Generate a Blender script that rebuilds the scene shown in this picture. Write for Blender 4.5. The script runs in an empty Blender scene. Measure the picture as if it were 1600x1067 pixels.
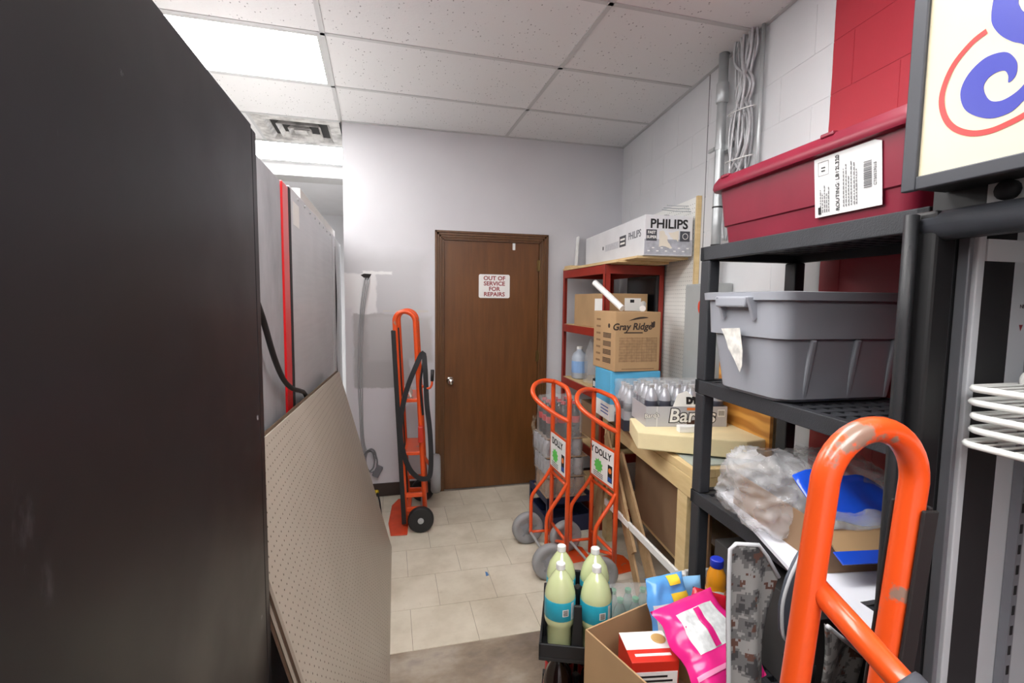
import bpy, bmesh, math, random
from mathutils import Matrix, Vector, noise
random.seed(7)
scn = bpy.context.scene
col = scn.collection
PI = math.pi
R = math.radians

# ------------------------------------------------------------------ camera
H, ZC, YW, XW, K = 1.5526, 2.8502, 3.9164, 1.9316, 0.1102
cam_d = bpy.data.cameras.new('camera')
cam = bpy.data.objects.new('camera', cam_d)
col.objects.link(cam)
cam_d.sensor_width = 36.0
cam_d.lens = 766.8 / 1600 * 36.0
cam_d.clip_start = 0.02
_r, _u, _f = (0.97028, -0.24171, 0.01156), (0.00869, 0.08256, 0.99655), (0.24183, 0.96683, -0.08221)
cam.matrix_world = Matrix(((_r[0], _u[0], -_f[0], 0), (_r[1], _u[1], -_f[1], 0), (_r[2], _u[2], -_f[2], H), (0, 0, 0, 1)))
scn.camera = cam

# ------------------------------------------------------------------ world, exposure
LIGHT = 10.0
w = bpy.data.worlds.new('world'); scn.world = w; w.use_nodes = True
w.node_tree.nodes['Background'].inputs[0].default_value = (0.95, 0.97, 1.0, 1)
w.node_tree.nodes['Background'].inputs[1].default_value = 0.25
scn.view_settings.view_transform = 'Standard'
scn.view_settings.look = 'None'
scn.view_settings.exposure = 0.75
scn.view_settings.gamma = 1.0
scn.view_settings.use_curve_mapping = False

# ------------------------------------------------------------------ materials
def lin(c):
    o = []
    for v in c:
        v = v / 255.0
        o.append(v / 12.92 if v <= 0.04045 else ((v + 0.055) / 1.055) ** 2.4)
    return (o[0], o[1], o[2], 1.0)

class NT:
    def __init__(s, name):
        s.m = bpy.data.materials.new(name); s.m.use_nodes = True
        s.t = s.m.node_tree; s.b = s.t.nodes['Principled BSDF']
    def n(s, typ, **kw):
        x = s.t.nodes.new(typ)
        for k, v in kw.items(): setattr(x, k, v)
        return x
    def l(s, a, b): s.t.links.new(a, b)
    def math(s, op, a, b=None, clamp=False):
        x = s.n('ShaderNodeMath', operation=op); x.use_clamp = clamp
        for i, v in enumerate((a, b)):
            if v is None: continue
            if isinstance(v, (int, float)): x.inputs[i].default_value = v
            else: s.l(v, x.inputs[i])
        return x.outputs[0]
    def mix(s, fac, a, b, blend='MIX'):
        x = s.n('ShaderNodeMix', data_type='RGBA', blend_type=blend)
        for i, v in ((0, fac), (6, a), (7, b)):
            if isinstance(v, (int, float)): x.inputs[i].default_value = v
            elif isinstance(v, tuple): x.inputs[i].default_value = v
            else: s.l(v, x.inputs[i])
        return x.outputs[2]
    def ramp(s, fac, stops, interp='LINEAR'):
        x = s.n('ShaderNodeValToRGB'); cr = x.color_ramp; cr.interpolation = interp
        while len(cr.elements) < len(stops): cr.elements.new(0.5)
        for e, (p, c) in zip(cr.elements, stops): e.position = p; e.color = c
        s.l(fac, x.inputs[0]); return x.outputs[0]
    def noise(s, scale, detail=3, rough=0.5, vec=None):
        x = s.n('ShaderNodeTexNoise'); x.inputs['Scale'].default_value = scale
        x.inputs['Detail'].default_value = detail; x.inputs['Roughness'].default_value = rough
        s.l(vec if vec is not None else s.co(), x.inputs['Vector']); return x.outputs['Fac']
    def co(s):
        if not hasattr(s, '_c'): s._c = s.n('ShaderNodeTexCoord').outputs['Object']
        return s._c
    def pos(s):
        return s.n('ShaderNodeNewGeometry').outputs['Position']
    def map(s, scale=(1, 1, 1), rot=(0, 0, 0), vec=None):
        x = s.n('ShaderNodeMapping'); x.inputs['Scale'].default_value = scale; x.inputs['Rotation'].default_value = rot
        s.l(vec if vec is not None else s.co(), x.inputs['Vector']); return x.outputs[0]
    def bump(s, h, strength=0.2, dist=0.01):
        x = s.n('ShaderNodeBump'); x.inputs['Strength'].default_value = strength; x.inputs['Distance'].default_value = dist
        s.l(h, x.inputs['Height']); s.l(x.outputs[0], s.b.inputs['Normal'])
    def set(s, rough=None, metal=None, spec=None, alpha=None, coat=None, trans=None):
        for k, v in (('Roughness', rough), ('Metallic', metal), ('Specular IOR Level', spec), ('Alpha', alpha), ('Coat Weight', coat), ('Transmission Weight', trans)):
            if v is not None: s.b.inputs[k].default_value = v

MATS = {}
def mat(name, rgb, rough=0.5, metal=0.0, var=0.06, scale=6.0, bump=0.0, bscale=60.0, spec=None, alpha=None, coat=None, trans=None):
    if name in MATS: return MATS[name]
    t = NT(name); c = lin(rgb)
    if var > 0:
        f = t.noise(scale, 4)
        d = tuple(max(0, x * (1 - var * 2)) for x in c[:3]) + (1,)
        h = tuple(min(1, x * (1 + var)) for x in c[:3]) + (1,)
        t.l(t.ramp(f, [(0.3, d), (0.7, h)]), t.b.inputs['Base Color'])
    else: t.b.inputs['Base Color'].default_value = c
    if bump > 0: t.bump(t.noise(bscale, 3), bump, 0.004)
    t.set(rough, metal, spec, alpha, coat, trans)
    MATS[name] = t.m
    return t.m

def worn(name, rgb, under, rough=0.35, amount=0.66, scale=9.0, coat=0.0):
    """painted metal with chips of the bare metal showing"""
    t = NT(name)
    a = t.noise(scale, 6, 0.65)
    f = t.ramp(a, [(amount, (0, 0, 0, 1)), (amount + 0.03, (1, 1, 1, 1))])
    base = t.ramp(t.noise(3.0, 2), [(0.3, tuple(x * 0.9 for x in lin(rgb)[:3]) + (1,)), (0.7, lin(rgb))])
    t.l(t.mix(f, base, lin(under)), t.b.inputs['Base Color'])
    t.set(rough, 0.0, coat=coat); MATS[name] = t.m
    return t.m

def wood(name, a, b, sc=(2, 2, 30), rough=0.55, band=9.0, bump=0.05):
    t = NT(name)
    v = t.map(sc)
    f = t.noise(band, 5, 0.6, v)
    c = t.ramp(f, [(0.25, lin(a)), (0.75, lin(b))])
    t.l(c, t.b.inputs['Base Color']); t.set(rough); t.bump(f, bump, 0.003)
    MATS[name] = t.m
    return t.m

# ------------------------------------------------------------------ mesh builder
class MB:
    def __init__(s, root=None):
        s.v = []; s.f = []; s.off = Vector(root.location) if root is not None else Vector((0, 0, 0))
    def add(s, vs, fs):
        n = len(s.v); s.v += [Vector(p) for p in vs]; s.f += [tuple(i + n for i in q) for q in fs]; return s
    def box(s, x0, x1, y0, y1, z0, z1):
        return s.add([(x0, y0, z0), (x1, y0, z0), (x1, y1, z0), (x0, y1, z0), (x0, y0, z1), (x1, y0, z1), (x1, y1, z1), (x0, y1, z1)],
                     [(3, 2, 1, 0), (4, 5, 6, 7), (0, 1, 5, 4), (1, 2, 6, 5), (2, 3, 7, 6), (3, 0, 4, 7)])
    def obox(s, c, sz, m=None):
        hx, hy, hz = sz[0] / 2, sz[1] / 2, sz[2] / 2
        b = MB().box(-hx, hx, -hy, hy, -hz, hz)
        m = m if m is not None else Matrix.Identity(3)
        return s.add([m @ p + Vector(c) for p in b.v], b.f)
    def bar(s, a, b, w, h, up=(0, 0, 1)):
        a, b = Vector(a), Vector(b); d = (b - a); L = d.length; d.normalize()
        x = d.cross(Vector(up)); x = x if x.length > 1e-5 else Vector((1, 0, 0)); x.normalize(); z = x.cross(d)
        m = Matrix((x, d, z)).transposed()
        return s.obox((a + b) / 2, (w, L, h), m)
    def tube(s, path, r, n=10, closed=False, cap=True, flat=1.0):
        P = [Vector(p) for p in path]; N = len(P); rings = []
        rr = r if isinstance(r, (list, tuple)) else [r] * N
        T = []
        for i in range(N):
            if closed: t = P[(i + 1) % N] - P[i - 1]
            else: t = P[min(i + 1, N - 1)] - P[max(i - 1, 0)]
            T.append(t.normalized() if t.length > 1e-9 else Vector((0, 0, 1)))
        u = T[0].orthogonal().normalized()
        for i in range(N):
            u = (u - T[i] * u.dot(T[i]))
            u = u.normalized() if u.length > 1e-6 else T[i].orthogonal().normalized()
            v = T[i].cross(u)
            rings.append([P[i] + (u * math.cos(2 * PI * k / n) + v * flat * math.sin(2 * PI * k / n)) * rr[i] for k in range(n)])
        vs = [p for q in rings for p in q]; fs = []
        for i in range(N if closed else N - 1):
            j = (i + 1) % N
            for k in range(n):
                fs.append((i * n + k, i * n + (k + 1) % n, j * n + (k + 1) % n, j * n + k))
        if cap and not closed: fs += [tuple(range(n - 1, -1, -1)), tuple((N - 1) * n + k for k in range(n))]
        return s.add(vs, fs)
    def lathe(s, prof, c=(0, 0, 0), n=20, axis='z', closed_profile=False):
        vs = []; fs = []; N = len(prof); c = Vector(c)
        for r, z in prof:
            for k in range(n):
                a = 2 * PI * k / n; x, y = r * math.cos(a), r * math.sin(a)
                p = {'z': (x, y, z), 'y': (x, z, -y), 'x': (z, x, y)}[axis]
                vs.append(c + Vector(p))
        for i in range(N if closed_profile else N - 1):
            j = (i + 1) % N
            for k in range(n): fs.append((i * n + k, i * n + (k + 1) % n, j * n + (k + 1) % n, j * n + k))
        if not closed_profile:
            fs += [tuple(range(n - 1, -1, -1)), tuple((N - 1) * n + k for k in range(n))]
        return s.add(vs, fs)
    def prism(s, poly, o, ux, uy, th):
        """polygon in the (ux, uy) plane at o, thickened along the normal by th"""
        o, ux, uy = Vector(o), Vector(ux), Vector(uy); nz = ux.cross(uy).normalized() * th
        a = [o + ux * p[0] + uy * p[1] for p in poly]; n = len(a)
        area = sum(poly[i][0] * poly[(i + 1) % n][1] - poly[(i + 1) % n][0] * poly[i][1] for i in range(n))
        if area < 0: a.reverse()
        return s.add(a + [p + nz for p in a], [tuple(range(n - 1, -1, -1)), tuple(range(n, 2 * n))] + [(i, (i + 1) % n, n + (i + 1) % n, n + i) for i in range(n)])
    def ribbon(s, path, wv, th, closed=False):
        """flat strap: path points, width vector, thickness vector from the path's normal"""
        P = [Vector(p) for p in path]; wv = Vector(wv); N = len(P); vs = []
        for i in range(N):
            t = (P[(i + 1) % N] - P[i - 1]) if closed else (P[min(i + 1, N - 1)] - P[max(i - 1, 0)])
            nn = t.cross(wv).normalized() * th / 2
            vs += [P[i] - wv / 2 - nn, P[i] + wv / 2 - nn, P[i] + wv / 2 + nn, P[i] - wv / 2 + nn]
        fs = []
        for i in range(N if closed else N - 1):
            j = (i + 1) % N
            for k in range(4): fs.append((i * 4 + k, i * 4 + (k + 1) % 4, j * 4 + (k + 1) % 4, j * 4 + k))
        if not closed: fs += [(3, 2, 1, 0), tuple((N - 1) * 4 + k for k in range(4))]
        return s.add(vs, fs)
    def sheet(s, fn, nu, nv, th=0.0):
        """parametric surface fn(u,v)->point; th > 0 makes it a closed slab"""
        P = [[Vector(fn(i / nu, j / nv)) for j in range(nv + 1)] for i in range(nu + 1)]
        vs = [p for q in P for p in q]; W_ = nv + 1
        fs = [(i * W_ + j, (i + 1) * W_ + j, (i + 1) * W_ + j + 1, i * W_ + j + 1) for i in range(nu) for j in range(nv)]
        if th > 0:
            Ns = []
            for i in range(nu + 1):
                for j in range(nv + 1):
                    a = P[min(i + 1, nu)][j] - P[max(i - 1, 0)][j]; b = P[i][min(j + 1, nv)] - P[i][max(j - 1, 0)]
                    nn = a.cross(b); Ns.append(nn.normalized() if nn.length > 1e-9 else Vector((0, 0, 1)))
            n = len(vs); vs = vs + [p - q * th for p, q in zip(vs, Ns)]
            fs += [tuple(reversed([k + n for k in q])) for q in fs]
            for i in range(nu):
                for j in (0, nv):
                    q = (i * W_ + j, (i + 1) * W_ + j, (i + 1) * W_ + j + n, i * W_ + j + n); fs.append(q if j else q[::-1])
            for j in range(nv):
                for i in (0, nu):
                    q = (i * W_ + j, i * W_ + j + 1, i * W_ + j + 1 + n, i * W_ + j + n); fs.append(q[::-1] if i else q)
        return s.add(vs, fs)
    def mesh(s, name, smooth=False):
        me = bpy.data.meshes.new(name)
        me.from_pydata([tuple(p - s.off) for p in s.v], [], s.f)
        me.update()
        if smooth:
            for p in me.polygons: p.use_smooth = True
        bm = bmesh.new(); bm.from_mesh(me); bmesh.ops.recalc_face_normals(bm, faces=bm.faces); bm.to_mesh(me); bm.free()
        return me
    def build(s, name, m, parent=None, smooth=False, bevel=0.0, seg=2, auto=None):
        o = bpy.data.objects.new(name, s.mesh(name, smooth))
        o.data.materials.append(m); col.objects.link(o)
        if parent is not None: o.parent = parent
        if bevel > 0:
            b = o.modifiers.new('bevel', 'BEVEL'); b.width = bevel; b.segments = seg; b.limit_method = 'ANGLE'; b.angle_limit = R(40)
        if auto:
            o.data.set_sharp_from_angle(angle=R(auto))
        return o

def tag(o, label, cat, group=None):
    o['label'] = label; o['category'] = cat
    if group: o['group'] = group
    return o
def thing(name, label, cat, loc=(0, 0, 0), rz=0.0, group=None):
    o = bpy.data.objects.new(name, None); col.objects.link(o)
    o.location = loc; o.rotation_euler = (0, 0, rz); o.empty_display_size = 0.05
    return tag(o, label, cat, group)
def struct(o): o['kind'] = 'structure'; return o
def stuff(o): o['kind'] = 'stuff'; return o
def copy_tree(o, parent=None):
    c = o.copy(); col.objects.link(c); c.parent = parent
    for ch in list(o.children): copy_tree(ch, c)
    return c
def text(name, s, size, m, parent, o, ux, uy, align='CENTER', ext=0.0004, sx=1.0, space=1.0, bold=0.0):
    cu = bpy.data.curves.new(name, 'FONT'); cu.body = s; cu.size = size; cu.align_x = align; cu.align_y = 'CENTER'
    cu.extrude = ext; cu.space_character = space; cu.offset = bold; cu.resolution_u = 3
    tmp = bpy.data.objects.new(name, cu); col.objects.link(tmp)
    bpy.context.view_layer.update()
    me = bpy.data.meshes.new_from_object(tmp.evaluated_get(bpy.context.evaluated_depsgraph_get()))
    bpy.data.objects.remove(tmp)
    ob = bpy.data.objects.new(name, me); me.name = name; col.objects.link(ob)
    me.materials.clear(); me.materials.append(m)
    ux, uy = Vector(ux).normalized(), Vector(uy).normalized(); nz = ux.cross(uy)
    off = Vector(parent.location) if parent is not None and parent.get('_world') else Vector((0, 0, 0))
    mm = Matrix((ux * sx, uy, nz)).transposed().to_4x4(); mm.translation = Vector(o)
    for v in me.vertices: v.co = mm @ v.co
    if parent is not None: ob.parent = parent
    return ob
def arc(c, r, a0, a1, n, ux, uy):
    c, ux, uy = Vector(c), Vector(ux), Vector(uy)
    return [c + ux * r * math.cos(a0 + (a1 - a0) * i / n) + uy * r * math.sin(a0 + (a1 - a0) * i / n) for i in range(n + 1)]
def spline(pts, n=6, closed=False):
    P = [Vector(p) for p in pts]; N = len(P); out = []
    for i in range(N if closed else N - 1):
        if closed: p0, p1, p2, p3 = P[i - 1], P[i], P[(i + 1) % N], P[(i + 2) % N]
        else: p0, p1, p2, p3 = P[max(i - 1, 0)], P[i], P[i + 1], P[min(i + 2, N - 1)]
        for k in range(n):
            t = k / n
            out.append(0.5 * ((2 * p1) + (p2 - p0) * t + (2 * p0 - 5 * p1 + 4 * p2 - p3) * t * t + (3 * p1 - p0 - 3 * p2 + p3) * t ** 3))
    if not closed: out.append(P[-1])
    return out

# shared plain materials
m_black = mat('black_plastic', (34, 35, 38), 0.5, var=0.08)
m_ink = mat('black_ink', (25, 25, 27), 0.6, var=0)
m_white = mat('white_plastic', (232, 232, 230), 0.4, var=0.02)
m_paper = mat('white_paper', (236, 236, 232), 0.7, var=0.02)
m_steel = mat('galvanised_steel', (184, 188, 190), 0.35, 0.45, var=0.06, scale=14)
m_chrome = mat('chrome', (215, 212, 205), 0.18, 1.0, var=0)
m_card = mat('cardboard', (176, 143, 104), 0.85, var=0.05, scale=5, bump=0.03, bscale=120)
m_card2 = mat('dark_cardboard', (150, 120, 92), 0.85, var=0.06, scale=5)
m_orange = worn('orange_painted_tube', (226, 82, 30), (150, 122, 106), 0.3, 0.655, 11.0, 0.3)
m_rubber = mat('black_rubber', (28, 28, 29), 0.62, var=0.05)
m_greyrub = mat('grey_rubber', (142, 142, 144), 0.65, var=0.05)

# ================================================================== THE ROOM
# floor: worn concrete screed with vinyl tiles laid on its far half
t = NT('worn_concrete')
n1 = t.noise(2.4, 6, 0.62, t.map((1, 1.6, 1)))
n2 = t.noise(9.0, 5, 0.6)
c1 = t.ramp(n1, [(0.30, lin((96, 84, 72))), (0.48, lin((138, 124, 108))), (0.62, lin((165, 154, 140))), (0.75, lin((132, 122, 118)))])
c2 = t.mix(t.ramp(n2, [(0.5, (0, 0, 0, 1)), (0.75, (0.5, 0.5, 0.5, 1))]), c1, lin((112, 104, 100)))
t.l(c2, t.b.inputs['Base Color']); t.set(0.5); t.bump(n2, 0.12, 0.004)
m_conc = t.m
fl = struct(MB().box(-3.2, 2.2, -2.5, 7.6, -0.15, -0.003).build('floor', m_conc))
t = NT('vinyl_floor_tile')
oi = t.n('ShaderNodeObjectInfo').outputs['Random']
p = t.pos()
a = t.noise(3.2, 5, 0.6, p); b = t.noise(26, 4, 0.6, p)
c1 = t.ramp(a, [(0.30, lin((184, 174, 155))), (0.55, lin((210, 202, 185))), (0.75, lin((220, 213, 197)))])
c1 = t.mix(t.ramp(b, [(0.62, (0, 0, 0, 1)), (0.74, (0.35, 0.35, 0.35, 1))]), c1, lin((176, 162, 142)))
c1 = t.mix(t.math('MULTIPLY', oi, 0.10), c1, lin((190, 180, 160)))
t.l(c1, t.b.inputs['Base Color']); t.set(0.38); t.bump(t.noise(5, 2, 0.5, p), 0.05, 0.01)
m_tile = t.m
tile_me = MB().box(-0.1488, 0.1488, -0.1488, 0.1488, -0.003, 0.0).mesh('floor_tile')
tile_me.materials.append(m_tile)
for r_ in range(0, 19):
    y = 2.25 + 0.3 * r_
    off = 0.0 if r_ % 2 == 0 else 0.15
    for c_ in range(-8, 8):
        x = 0.239 + off + 0.3 * c_
        me = tile_me
        if y < YW:
            wx_ = XW + K * (y - YW) - 0.02 - x
            if wx_ < -0.12: continue
            if wx_ < 0.149:
                me = MB().box(-0.1488, wx_, -0.1488, 0.1488, -0.003, 0.0).mesh('floor_tile'); me.materials.append(m_tile)
        elif x > -0.45: continue
        if x < -0.75 and y < YW - 0.2: continue
        o = bpy.data.objects.new('floor_tile', me); col.objects.link(o); o.location = (x, y, 0); o.parent = fl

# back wall with door opening; paint and filler patches
t = NT('patched_wall_paint')
sx = t.n('ShaderNodeSeparateXYZ'); t.l(t.pos(), sx.inputs[0])
X_, Z_ = sx.outputs[0], sx.outputs[2]
nz = t.math('MULTIPLY', t.math('SUBTRACT', t.noise(7, 4, 0.6, t.pos()), 0.5), 0.16)
def bmask(x0, x1, z0, z1, soft=0.012, dist=1.0):
    d = t.math('MINIMUM', t.math('MINIMUM', t.math('SUBTRACT', X_, x0), t.math('SUBTRACT', x1, X_)), t.math('MINIMUM', t.math('SUBTRACT', Z_, z0), t.math('SUBTRACT', z1, Z_)))
    d = t.math('ADD', d, t.math('MULTIPLY', nz, dist))
    return t.math('DIVIDE', d, soft, True)
base = t.ramp(t.noise(1.6, 3, 0.5, t.pos()), [(0.3, lin((198, 198, 203))), (0.7, lin((206, 206, 210)))])
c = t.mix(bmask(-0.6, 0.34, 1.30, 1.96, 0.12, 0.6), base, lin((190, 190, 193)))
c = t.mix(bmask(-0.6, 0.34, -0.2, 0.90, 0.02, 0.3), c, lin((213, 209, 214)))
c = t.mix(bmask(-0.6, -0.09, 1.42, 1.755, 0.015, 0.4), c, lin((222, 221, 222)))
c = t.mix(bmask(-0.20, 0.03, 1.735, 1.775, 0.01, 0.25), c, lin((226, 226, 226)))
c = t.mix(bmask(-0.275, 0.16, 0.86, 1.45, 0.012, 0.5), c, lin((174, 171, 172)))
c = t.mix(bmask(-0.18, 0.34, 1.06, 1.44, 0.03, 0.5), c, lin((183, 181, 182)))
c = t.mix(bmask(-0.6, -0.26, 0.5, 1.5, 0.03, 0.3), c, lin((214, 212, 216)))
c = t.mix(bmask(-0.05, 0.3, 1.452, 1.475, 0.008, 0.15), c, lin((196, 193, 188)))
t.l(c, t.b.inputs['Base Color']); t.set(0.55); t.bump(t.noise(220, 2, 0.5, t.pos()), 0.04, 0.002)
m_wallp = t.m
DX0, DX1, DZ = 0.409, 1.215, 2.036
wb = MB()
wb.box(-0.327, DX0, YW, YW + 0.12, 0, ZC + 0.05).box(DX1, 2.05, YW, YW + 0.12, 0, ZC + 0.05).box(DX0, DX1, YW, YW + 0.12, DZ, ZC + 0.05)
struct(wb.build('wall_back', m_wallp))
m_wpaint = mat('white_wall_paint', (212, 213, 217), 0.6, var=0.02, bump=0.03)
struct(MB().box(-0.327, -0.2, YW + 0.12, 7.5, 0, ZC + 0.05).build('wall_passage', m_wpaint))
struct(MB().box(-3.2, -0.2, 7.5, 7.6, 0, ZC + 0.05).build('wall_far', m_wpaint))
struct(MB().box(-3.3, -3.2, -2.5, 7.6, 0, ZC + 0.05).build('wall_left', m_wpaint))
struct(MB().box(-3.3, 1.4, -2.6, -2.5, 0, ZC + 0.05).build('wall_rear', m_wpaint))
m_base = mat('dark_vinyl_baseboard', (58, 46, 40), 0.5, var=0.05)
struct(MB().box(-0.327, 0.349, YW - 0.008, YW, 0, 0.104).build('baseboard_back', m_base, bevel=0.003))
struct(MB().box(1.289, 1.92, YW - 0.008, YW, 0, 0.104).build('baseboard_corner', m_base, bevel=0.003))

# right wall: painted concrete block, grey with a red stretch near the camera
t = NT('painted_block')
sx = t.n('ShaderNodeSeparateXYZ'); t.l(t.pos(), sx.inputs[0])
ed = t.math('ADD', sx.outputs[1], t.math('MULTIPLY', t.noise(9, 3, 0.6, t.pos()), 0.006))
isred = t.math('LESS_THAN', ed, 1.635)
nn = t.noise(2.0, 4, 0.55, t.pos())
g = t.ramp(nn, [(0.3, lin((206, 207, 210))), (0.7, lin((214, 215, 217)))])
rd = t.ramp(nn, [(0.3, lin((164, 40, 54))), (0.7, lin((176, 48, 62)))])
sc = t.ramp(t.noise(6, 6, 0.7, t.map((1, 1, 0.25), vec=t.pos())), [(0.735, (0, 0, 0, 1)), (0.76, (0.8, 0.8, 0.8, 1))])
rd = t.mix(sc, rd, lin((226, 150, 155)))
t.l(t.mix(isred, g, rd), t.b.inputs['Base Color']); t.set(0.42)
t.bump(t.noise(90, 4, 0.6, t.pos()), 0.10, 0.004)
m_block = t.m
WA = math.atan2(-1, -K)
wr = MB().box(-0.15, 6.6, 0.0014, 0.15, 0, ZC + 0.06).build('wall_right', m_block)
wr.location = (XW, YW, 0); wr.rotation_euler = (0, 0, WA); struct(wr)
blk = MB().box(0.003, 0.397, 0, 0.02, 0.003, 0.197).mesh('block'); blk.materials.append(m_block)
half = MB().box(0.003, 0.197, 0, 0.02, 0.003, 0.197).mesh('block'); half.materials.append(m_block)
for r_ in range(15):
    z = 0.2 * r_ - 0.035
    if z < 0 : continue
    u = 0.0
    if r_ % 2: 
        o = bpy.data.objects.new('block', half); col.objects.link(o); o.location = (0, 0, z); o.parent = wr; u = 0.2
    while u < 4.3:
        if z + 0.2 < ZC + 0.05:
            o = bpy.data.objects.new('block', blk); col.objects.link(o); o.location = (u, 0, z); o.parent = wr
        u += 0.4
def wl(u, d, z):  # point on the right wall: u along it from the back corner, d out into the room
    ca, sa = math.cos(WA), math.sin(WA)
    return Vector((XW + u * ca + d * sa, YW + u * sa - d * ca, z))
jt = MB().box(1.372, 1.378, -0.0015, 0.004, 0.6, ZC)
j = jt.build('trim_1', mat('joint_sealant', (120, 120, 124), 0.7)); j.location = (XW, YW, 0); j.rotation_euler = (0, 0, WA); struct(j)

# ceiling: T-bar grid with mineral fibre tiles
GX, GY, GA, GU = -0.2928, 2.0566, 0.0236, 0.6222
t = NT('fissured_ceiling_tile')
v = t.n('ShaderNodeTexVoronoi'); v.inputs['Scale'].default_value = 62
t.l(t.map((1, 0.55, 1), (0, 0, 0.5)), v.inputs['Vector'])
pit = t.ramp(v.outputs['Distance'], [(0.13, (1, 1, 1, 1)), (0.22, (0, 0, 0, 1))])
gate = t.ramp(t.noise(24, 3, 0.6), [(0.50, (0, 0, 0, 1)), (0.56, (1, 1, 1, 1))])
pm = t.math('MULTIPLY', pit, gate)
t.l(t.mix(pm, lin((222, 222, 223)), lin((134, 134, 136))), t.b.inputs['Base Color']); t.set(0.85)
t.bump(t.math('SUBTRACT', t.noise(60, 4), pm), 0.18, 0.004)
m_ct = t.m
m_tbar = mat('white_grid_bar', (192, 193, 194), 0.5, var=0.01)
ceil = MB().box(-3.2, 2.25, -2.5, 5.25, ZC + 0.05, ZC + 0.12).build('ceiling', mat('ceiling_slab', (190, 190, 190), 0.8))
struct(ceil)
gm = Matrix.Translation((GX, GY, 0)) @ Matrix.Rotation(GA, 4, 'Z')
ct_me = MB().box(0.012, 2 * GU - 0.012, 0.012, GU - 0.012, ZC + 0.001, ZC + 0.016).mesh('ceiling_tile'); ct_me.materials.append(m_ct)
def gridpt(c_, r_): return gm @ Vector((c_ * 2 * GU, r_ * GU, 0))
LIGHTS = [(-1, 1), (-1, 4), (-1, -2), (0, -2), (0, -5), (-2, -2), (-2, 1), (-1, -5), (0, -6), (-2, 4), (-2, -5)]  # those in names are visible; the others are unseen, added for flatter lighting
for c_ in range(-3, 2):
    for r_ in range(-8, 5):
        if (c_, r_) in LIGHTS: continue
        q = gridpt(c_ + 0.5, r_ + 0.5)
        if r_ >= 3 and c_ >= 0: continue
        x0 = gridpt(c_, r_)[0]
        if x0 > XW + K * (q[1] - YW) - 0.05: continue
        me = ct_me
        if (c_, r_) == (-1, 3):    # half tile beside the air vent
            me = MB().box(0.012, GU - 0.012, 0.012, GU - 0.012, ZC + 0.001, ZC + 0.016).mesh('ceiling_tile'); me.materials.append(m_ct)
        else:                       # cut the tile at the right wall and at the back wall
            wx = lambda yy: XW + K * (yy - YW)
            lim_u = 2 * GU - 0.012; lim_v = GU - 0.012; cut = False
            if c_ >= 0 and r_ == 2: lim_v = min(lim_v, YW - 0.004 - q[1] + GU / 2 + 0.02); cut = True
            if c_ == 1 or (c_ == 0 and r_ < -3):
                cut = True
                ua = wx(gridpt(c_, r_)[1]) - gridpt(c_, r_)[0]
                ub = wx(gridpt(c_, r_ + 1)[1]) - gridpt(c_, r_ + 1)[0]
                ua, ub = min(ua, lim_u), min(ub, lim_u)
                if ub < 0.03: continue
                me = MB().prism([(0.012, 0.012), (ua, 0.012), (ub, lim_v), (0.012, lim_v)], (0, 0, ZC + 0.001), (1, 0, 0), (0, 1, 0), 0.015).mesh('ceiling_tile'); me.materials.append(m_ct)
            elif cut:
                me = MB().box(0.012, lim_u, 0.012, lim_v, ZC + 0.001, ZC + 0.016).mesh('ceiling_tile'); me.materials.append(m_ct)
        o = bpy.data.objects.new('ceiling_tile', me); col.objects.link(o)
        o.matrix_world = Matrix.Translation(gridpt(c_, r_)) @ Matrix.Rotation(GA, 4, 'Z')
        o.parent = ceil
def gbar(a, b):
    MB().bar(a + Vector((0, 0, ZC)), b + Vector((0, 0, ZC)), 0.024, 0.006).build('grid_bar', m_tbar, ceil)
for c_ in range(-2, 2):
    e = gridpt(c_, 5) if c_ < 0 else gridpt(c_, (YW - GY) / GU - 0.02)
    st = -7.3
    gbar(gridpt(c_, st) if c_ < 1 else gridpt(c_, -2.2), e)
gbar(gridpt(-0.5, 3), gridpt(-0.5, 4))
for r_ in range(-7, 6):
    a = gridpt(-2.3, r_)
    y = gridpt(1, r_)[1]
    b = gridpt(0, r_) if r_ >= 3 else gridpt((XW + K * (y - YW) - GX) / (2 * GU) + 0.005, r_)
    gbar(a, b)
# wall angles
MB().bar((-0.327, YW - 0.012, ZC - 0.001), (XW, YW - 0.012, ZC - 0.001), 0.022, 0.005).build('wall_angle', m_tbar, ceil)
MB().bar(wl(0, 0.011, ZC - 0.001), wl(4.5, 0.011, ZC - 0.001), 0.022, 0.005).build('wall_angle', m_tbar, ceil)
# lower soffit beyond the last light
m_soff = mat('grey_soffit_paint', (176, 176, 176), 0.6, var=0.01)
struct(MB().box(-3.2, -0.327, 5.22, 5.5, 2.735, ZC + 0.05).build('trim_2', m_soff))
struct(MB().box(-3.2, -0.327, 5.5, 7.5, 2.735, 2.80).build('ceiling_far', m_wpaint))

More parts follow.
